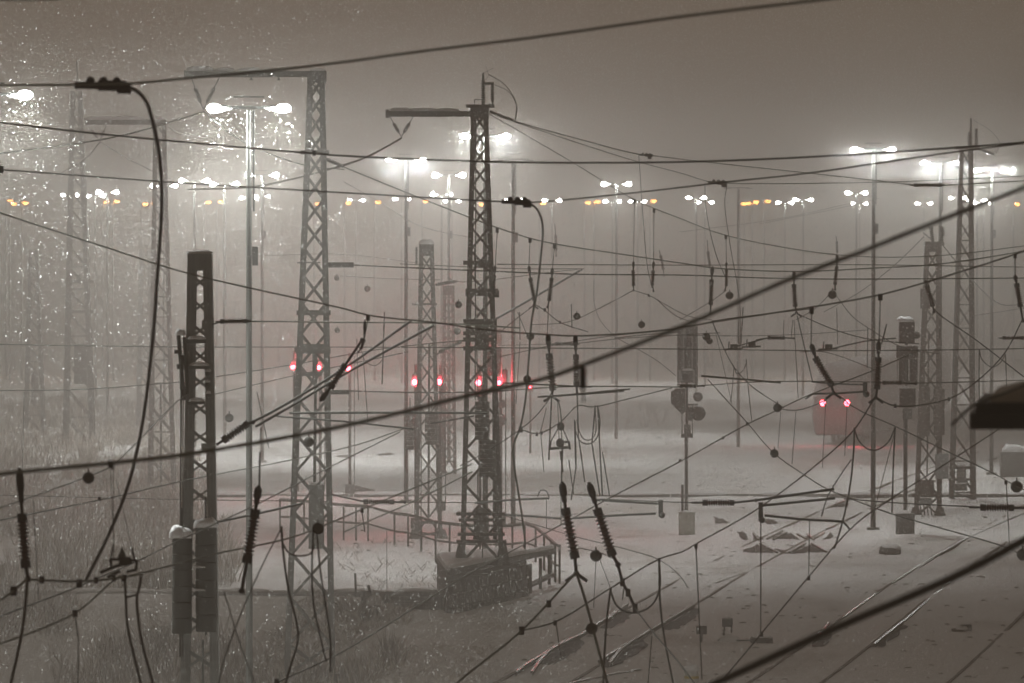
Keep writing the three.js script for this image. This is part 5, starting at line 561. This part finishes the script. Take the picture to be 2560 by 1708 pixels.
for (const p of [[[1918, 1350], [1956, 1330]], [[1974, 1384], [2012, 1362]], [[1900, 1362], [1942, 1384]], [[1994, 1338], [2016, 1350]], [[2030, 1362], [2066, 1382]], [[2034, 1350], [2060, 1336]], [[1884, 1336], [1896, 1352]], [[2018, 1338], [2034, 1352]], [[2088, 1264], [2112, 1254]], [[1934, 1352], [1966, 1334]], [[2066, 1326], [2086, 1318]]]) rail(p, 'short pale rail of the snowy crossing', { group: 'rails of the crossing', y: -0.1 });
function railLine(pts, label) { const w = pts.map(([x, Z]) => V(x, 0, -Z)), g = thing('rail', V(w[0].x, -0.128, w[0].z), label, 'rail', 'faint rails under the snow'); for (let i = 1; i < w.length; i++) { const a = loc(g, w[i - 1]).setY(0), b = loc(g, w[i]).setY(0), L = a.distanceTo(b), m = mesh('rail_body', new THREE.ExtrudeGeometry(railShape, { depth: L, bevelEnabled: false }), M.railRust, g); m.position.copy(a); m.rotation.y = Math.atan2(b.x - a.x, b.z - a.z); } }
const along = (x0, k) => { const p = []; for (let Z = 110; Z <= 260; Z += 6) { const d = Z - 140; p.push([x0 + k * d + 0.00028 * d * Math.abs(d), Z]); } return p; };
[[2.36, 0.128, 'faint rail line continuing the left melted trough'], [3.95, 0.128, 'faint rail line continuing the right melted trough'], [8.16, 0.147, 'faint rail line left of the lone trough'], [9.72, 0.147, 'faint rail line through the lone trough'], [12.6, 0.155, 'faint rail line beyond the lone trough'], [14.1, 0.155, 'faintest rail line beyond the lone trough']].forEach(([x, k, l]) => railLine(along(x, k), l));
// scattered clods and ice lumps on the snow
{ const q = new THREE.IcosahedronGeometry(1, 1), n = 900, im = new THREE.InstancedMesh(q, std(0.3, 0.28, 0.26, { roughness: 1 }), n), d = new THREE.Object3D(); for (let i = 0; i < n; i++) { const Z = rr(112, 230), x = rr(-0.02, 0.1) * Z + rr(-3, 6), s = rr(0.01, 0.05); d.position.set(x, groundY(x, -Z), -Z); d.scale.set(s * rr(1, 2.4), s * 0.7, s * rr(1, 2)); d.rotation.y = rr(0, 6); d.updateMatrix(); im.setMatrixAt(i, d.matrix); } im.name = 'snow_clods'; im.castShadow = im.receiveShadow = true; scene.add(im); tag(im, 'small grey clods scattered over the snow', 'clods', null, 'stuff'); }

// ---------------------------------------------------------------- dead weeds and shrubs
const tri = (a, b, c, P) => P.push(...a.toArray(), ...b.toArray(), ...c.toArray());
function blade(P, base, tip, w) { const s = V(w / 2 * (rnd() < 0.5 ? 1 : 0.4), 0, w / 2 * rr(-1, 1)), m = base.clone().lerp(tip, 0.55).add(V(0, base.distanceTo(tip) * 0.06, 0)); tri(base.clone().sub(s), base.clone().add(s), m.clone().add(s), P); tri(base.clone().sub(s), m.clone().add(s), m.clone().sub(s), P); tri(m.clone().sub(s), m.clone().add(s), tip, P); }
function fromP(P) { const g = new THREE.BufferGeometry(); g.setAttribute('position', new THREE.Float32BufferAttribute(P, 3)); g.computeVertexNormals(); return g; }
const weedMats = [std(0.38, 0.335, 0.29, { side: THREE.DoubleSide, roughness: 1 }), std(0.66, 0.635, 0.61, { side: THREE.DoubleSide, roughness: 1 }), std(0.34, 0.305, 0.27, { side: THREE.DoubleSide, roughness: 1 })];
function weedField(name, label, n, place, mi, hmin, hmax, w, count = 9) {
  const P = []; for (let i = 0; i < count; i++) { const b = V(rr(-0.14, 0.14), 0, rr(-0.14, 0.14)); blade(P, b, b.clone().add(V(rr(-0.28, 0.28), rr(0.6, 1), rr(-0.28, 0.28))), w); }
  const im = new THREE.InstancedMesh(fromP(P), weedMats[mi], n), d = new THREE.Object3D(), c = new THREE.Color(); for (let i = 0; i < n; i++) { const [x, Z] = place(); const h = rr(hmin, hmax) * (Z > 131 && Z < 144 && x > -6.5 ? 0.4 : 1); d.position.set(x, groundY(x, -Z) - 0.03, -Z); d.scale.set(rr(0.7, 1.5), h, rr(0.7, 1.5)); d.rotation.y = rr(0, 6.3); d.updateMatrix(); im.setMatrixAt(i, d.matrix); const t = rr(0.75, 1.25); im.setColorAt(i, c.setRGB(t, t * rr(0.96, 1.02), t * rr(0.92, 1.04))); }
  im.name = numbered(name); im.castShadow = im.receiveShadow = true; scene.add(im); tag(im, label, 'weeds', null, 'stuff');
}
const patchy = (f) => () => { for (let k = 0; k < 60; k++) { const p = f(); if (fbm(p[0] * 0.45 + 3, p[1] * 0.2 + 8, 3) > 0.42 + 0.2 * rnd()) return p; } return f(); };
const leftFar = patchy(() => { const Z = 150 + 190 * Math.pow(rnd(), 1.5), e = -6.6 - (Z - 150) * 0.072; return [e - Math.pow(rnd(), 0.8) * (0.0915 * Z + e + 3 > 0 ? 0.0915 * Z + e + 3 : 3) - rr(0, 1.6), Z]; });
weedField('dead_weeds', 'brown dead weeds standing in the snow behind the low wall', 4500, leftFar, 0, 0.35, 1.1, 0.028); weedField('frosted_weeds', 'frosted pale weeds mixed into the brown field', 4500, leftFar, 1, 0.3, 0.9, 0.028);
const leftNear = patchy(() => { const Z = 100 + 42 * Math.pow(rnd(), 1.25); return [-2.6 - Math.pow(rnd(), 0.9) * (0.0915 * Z), Z]; });
weedField('bank_weeds', 'dense dead undergrowth on the bank below the low wall', 3200, leftNear, 2, 0.2, 0.9, 0.024, 9); weedField('frosted_undergrowth', 'frosted undergrowth on the bank below the low wall', 4200, leftNear, 1, 0.15, 0.8, 0.024, 9);
weedField('ramp_weeds', 'sparse weeds poking through the snow beside the railing', 130, () => { const Z = rr(146, 178); return [-1.6 - rnd() * (Z - 140) * 0.13 - 0.4, Z]; }, 0, 0.1, 0.42, 0.012, 4);
weedField('slope_weeds', 'sparse stubble on the grey slope below the stone pier', 900, () => { const Z = rr(118, 141); return [rr(-4.2, -0.4) + (141 - Z) * 0.02, Z]; }, 1, 0.08, 0.25, 0.016, 6);
// bare shrubs
function shrub(x, Z, H, label, mi) {
  const g = thing('bare_shrub', V(x, groundY(x, -Z) - 0.05, -Z), label, 'shrub', 'bare shrubs on the bank'), P = [[], []];
  const grow = (a, dir, len, r, lvl) => { const b = a.clone().addScaledVector(dir, len), s = V(-dir.z, 0, dir.x).normalize().multiplyScalar(r), u = V(0, 0, r); const Q = P[lvl > 1 ? 1 : 0]; tri(a.clone().sub(s), a.clone().add(s), b, Q); tri(a.clone().sub(u), a.clone().add(u), b, Q); if (lvl < 4) for (let i = 0; i < (lvl < 2 ? 4 : 3); i++) grow(a.clone().lerp(b, rr(0.35, 1)), dir.clone().add(V(rr(-0.75, 0.75), rr(-0.1, 0.5), rr(-0.75, 0.75))).normalize(), len * rr(0.45, 0.75), r * 0.6, lvl + 1); };
  for (let i = 0; i < 7; i++) grow(V(rr(-0.2, 0.2), 0, rr(-0.2, 0.2)), V(rr(-0.6, 0.6), 1, rr(-0.6, 0.6)).normalize(), H * rr(0.35, 0.5), 0.018, 0);
  mesh('stems', fromP(P[0]), weedMats[2], g); mesh('twigs', fromP(P[1]), weedMats[mi], g);
}
[[-9.2, 118, 1.7], [-7.6, 126, 1.5], [-10.4, 128, 1.9], [-6.2, 134, 1.3], [-8.6, 136, 1.6], [-11.6, 138, 1.8], [-7.0, 112, 1.3], [-9.6, 108, 1.5], [-3.7, 139, 1.2], [-5.0, 140.5, 1.3]].forEach(([x, Z, H], i) => shrub(x, Z, H, 'leafless shrub with frosted twigs on the weedy bank', i % 2 ? 1 : 0));
[[-12.5, 190, 1.6], [-15.8, 215, 2.1], [-17.2, 250, 2.2], [-10.8, 172, 1.3]].forEach(([x, Z, H]) => { const g = shrub(x, Z, H, 'leafless shrub in the brown weeds behind the low wall', 0); });
[[6.0, 292], [7.0, 296], [4.8, 298], [7.9, 301], [9.2, 294]].forEach(([x, Z], i) => shrub(x, Z, 1.7 + 0.3 * (i % 3), 'hazy leafless shrub beyond the caged signal', 1));

// far wood behind the yard: a mass of bare trees
{
  const P = [], grow = (a, dir, len, r, lvl) => { const b = a.clone().addScaledVector(dir, len), s = V(-dir.z + 0.01, 0, dir.x).normalize().multiplyScalar(r); tri(a.clone().sub(s), a.clone().add(s), b, P); tri(a.clone().add(V(0, 0, r)), a.clone().sub(V(0, 0, r)), b, P); if (lvl < 4) for (let i = 0; i < 4; i++) grow(a.clone().lerp(b, rr(0.4, 1)), dir.clone().add(V(rr(-0.7, 0.7), rr(-0.1, 0.5), rr(-0.7, 0.7))).normalize(), len * rr(0.5, 0.72), r * 0.62, lvl + 1); };
  grow(V(0, 0, 0), V(0, 1, 0), 2.4, 0.09, 0); grow(V(0.1, 0, 0.1), V(0.3, 1, 0.1).normalize(), 2.2, 0.07, 0);
  const n = 150, im = new THREE.InstancedMesh(fromP(P), std(0.09, 0.08, 0.072, { side: THREE.DoubleSide, roughness: 1 }), n), o = new THREE.Object3D();
  for (let i = 0; i < n; i++) { const Z = rr(430, 510), x = rr(-0.13, 0.13) * Z; o.position.set(x, groundY(x, -Z) - 0.1, -Z); const s = rr(0.5, 1.25); o.scale.set(s * 1.3, s, s * 1.3); o.rotation.y = rr(0, 6.3); o.updateMatrix(); im.setMatrixAt(i, o.matrix); }
  im.name = 'far_wood'; im.castShadow = im.receiveShadow = true; scene.add(im); tag(im, 'dim bare wood fading into the haze behind the lamps', 'wood', null, 'stuff');
}
// ---------------------------------------------------------------- falling snow: loose flakes through the whole air of the yard
{
  const q = new THREE.OctahedronGeometry(1, 0), mat = std(0.93, 0.93, 0.93, { roughness: 0.9 }), zones = [[62, 88, 0.6, 3], [88, 112, 10, 4.3], [112, 180, 10, 4.7], [180, 260, 1.6, 6]], list = [];
  for (const [z0, z1, dens, s] of zones) { const vol = (z1 - z0) * 0.2 * (z0 + z1) / 2 * 17, n = Math.round(vol * dens); for (let i = 0; i < n; i++) { const Z = z0 + (z1 - z0) * Math.sqrt(rnd()), x = rr(-0.1, 0.1) * Z; list.push(x, rr(0, 17), -Z, s * rr(0.5, 1.5) * 0.001 * (1 + rnd() * rnd())); } }
  for (const [lx, ly, lZ] of LAMPS.filter((l) => l[2] < 240)) { const c = at(lx, ly, lZ), m = lZ < 110 ? 7500 : 4200; for (let i = 0; i < m; i++) { const r = lZ < 110 ? 4.2 * Math.pow(rnd(), 0.5) : 3.4 * Math.pow(rnd(), 0.62), a = rr(0, 6.283), u = rr(-1, 0.35), k = Math.sqrt(1 - u * u); list.push(c.x + (rnd() < 0.5 ? -0.5 : 0.5) + r * k * Math.cos(a), c.y + r * u, c.z + r * k * Math.sin(a), rr(0.0025, 0.0048) * (lZ < 110 ? 1 : lZ / 130)); } }
  const n = list.length / 4, im = new THREE.InstancedMesh(q, mat, n), d = new THREE.Object3D(); for (let i = 0; i < n; i++) { d.position.set(list[i * 4], list[i * 4 + 1], list[i * 4 + 2]); const s = list[i * 4 + 3]; d.scale.set(s, s * rr(0.9, 2.4), s); d.rotation.set(rr(-0.6, 0.6), rr(0, 6), rr(-0.9, 0.3)); d.updateMatrix(); im.setMatrixAt(i, d.matrix); }
  im.name = 'falling_snow'; scene.add(im); tag(im, 'snowflakes falling through the lamp light', 'snow', null, 'stuff'); 
}
renderer.render(scene, camera);
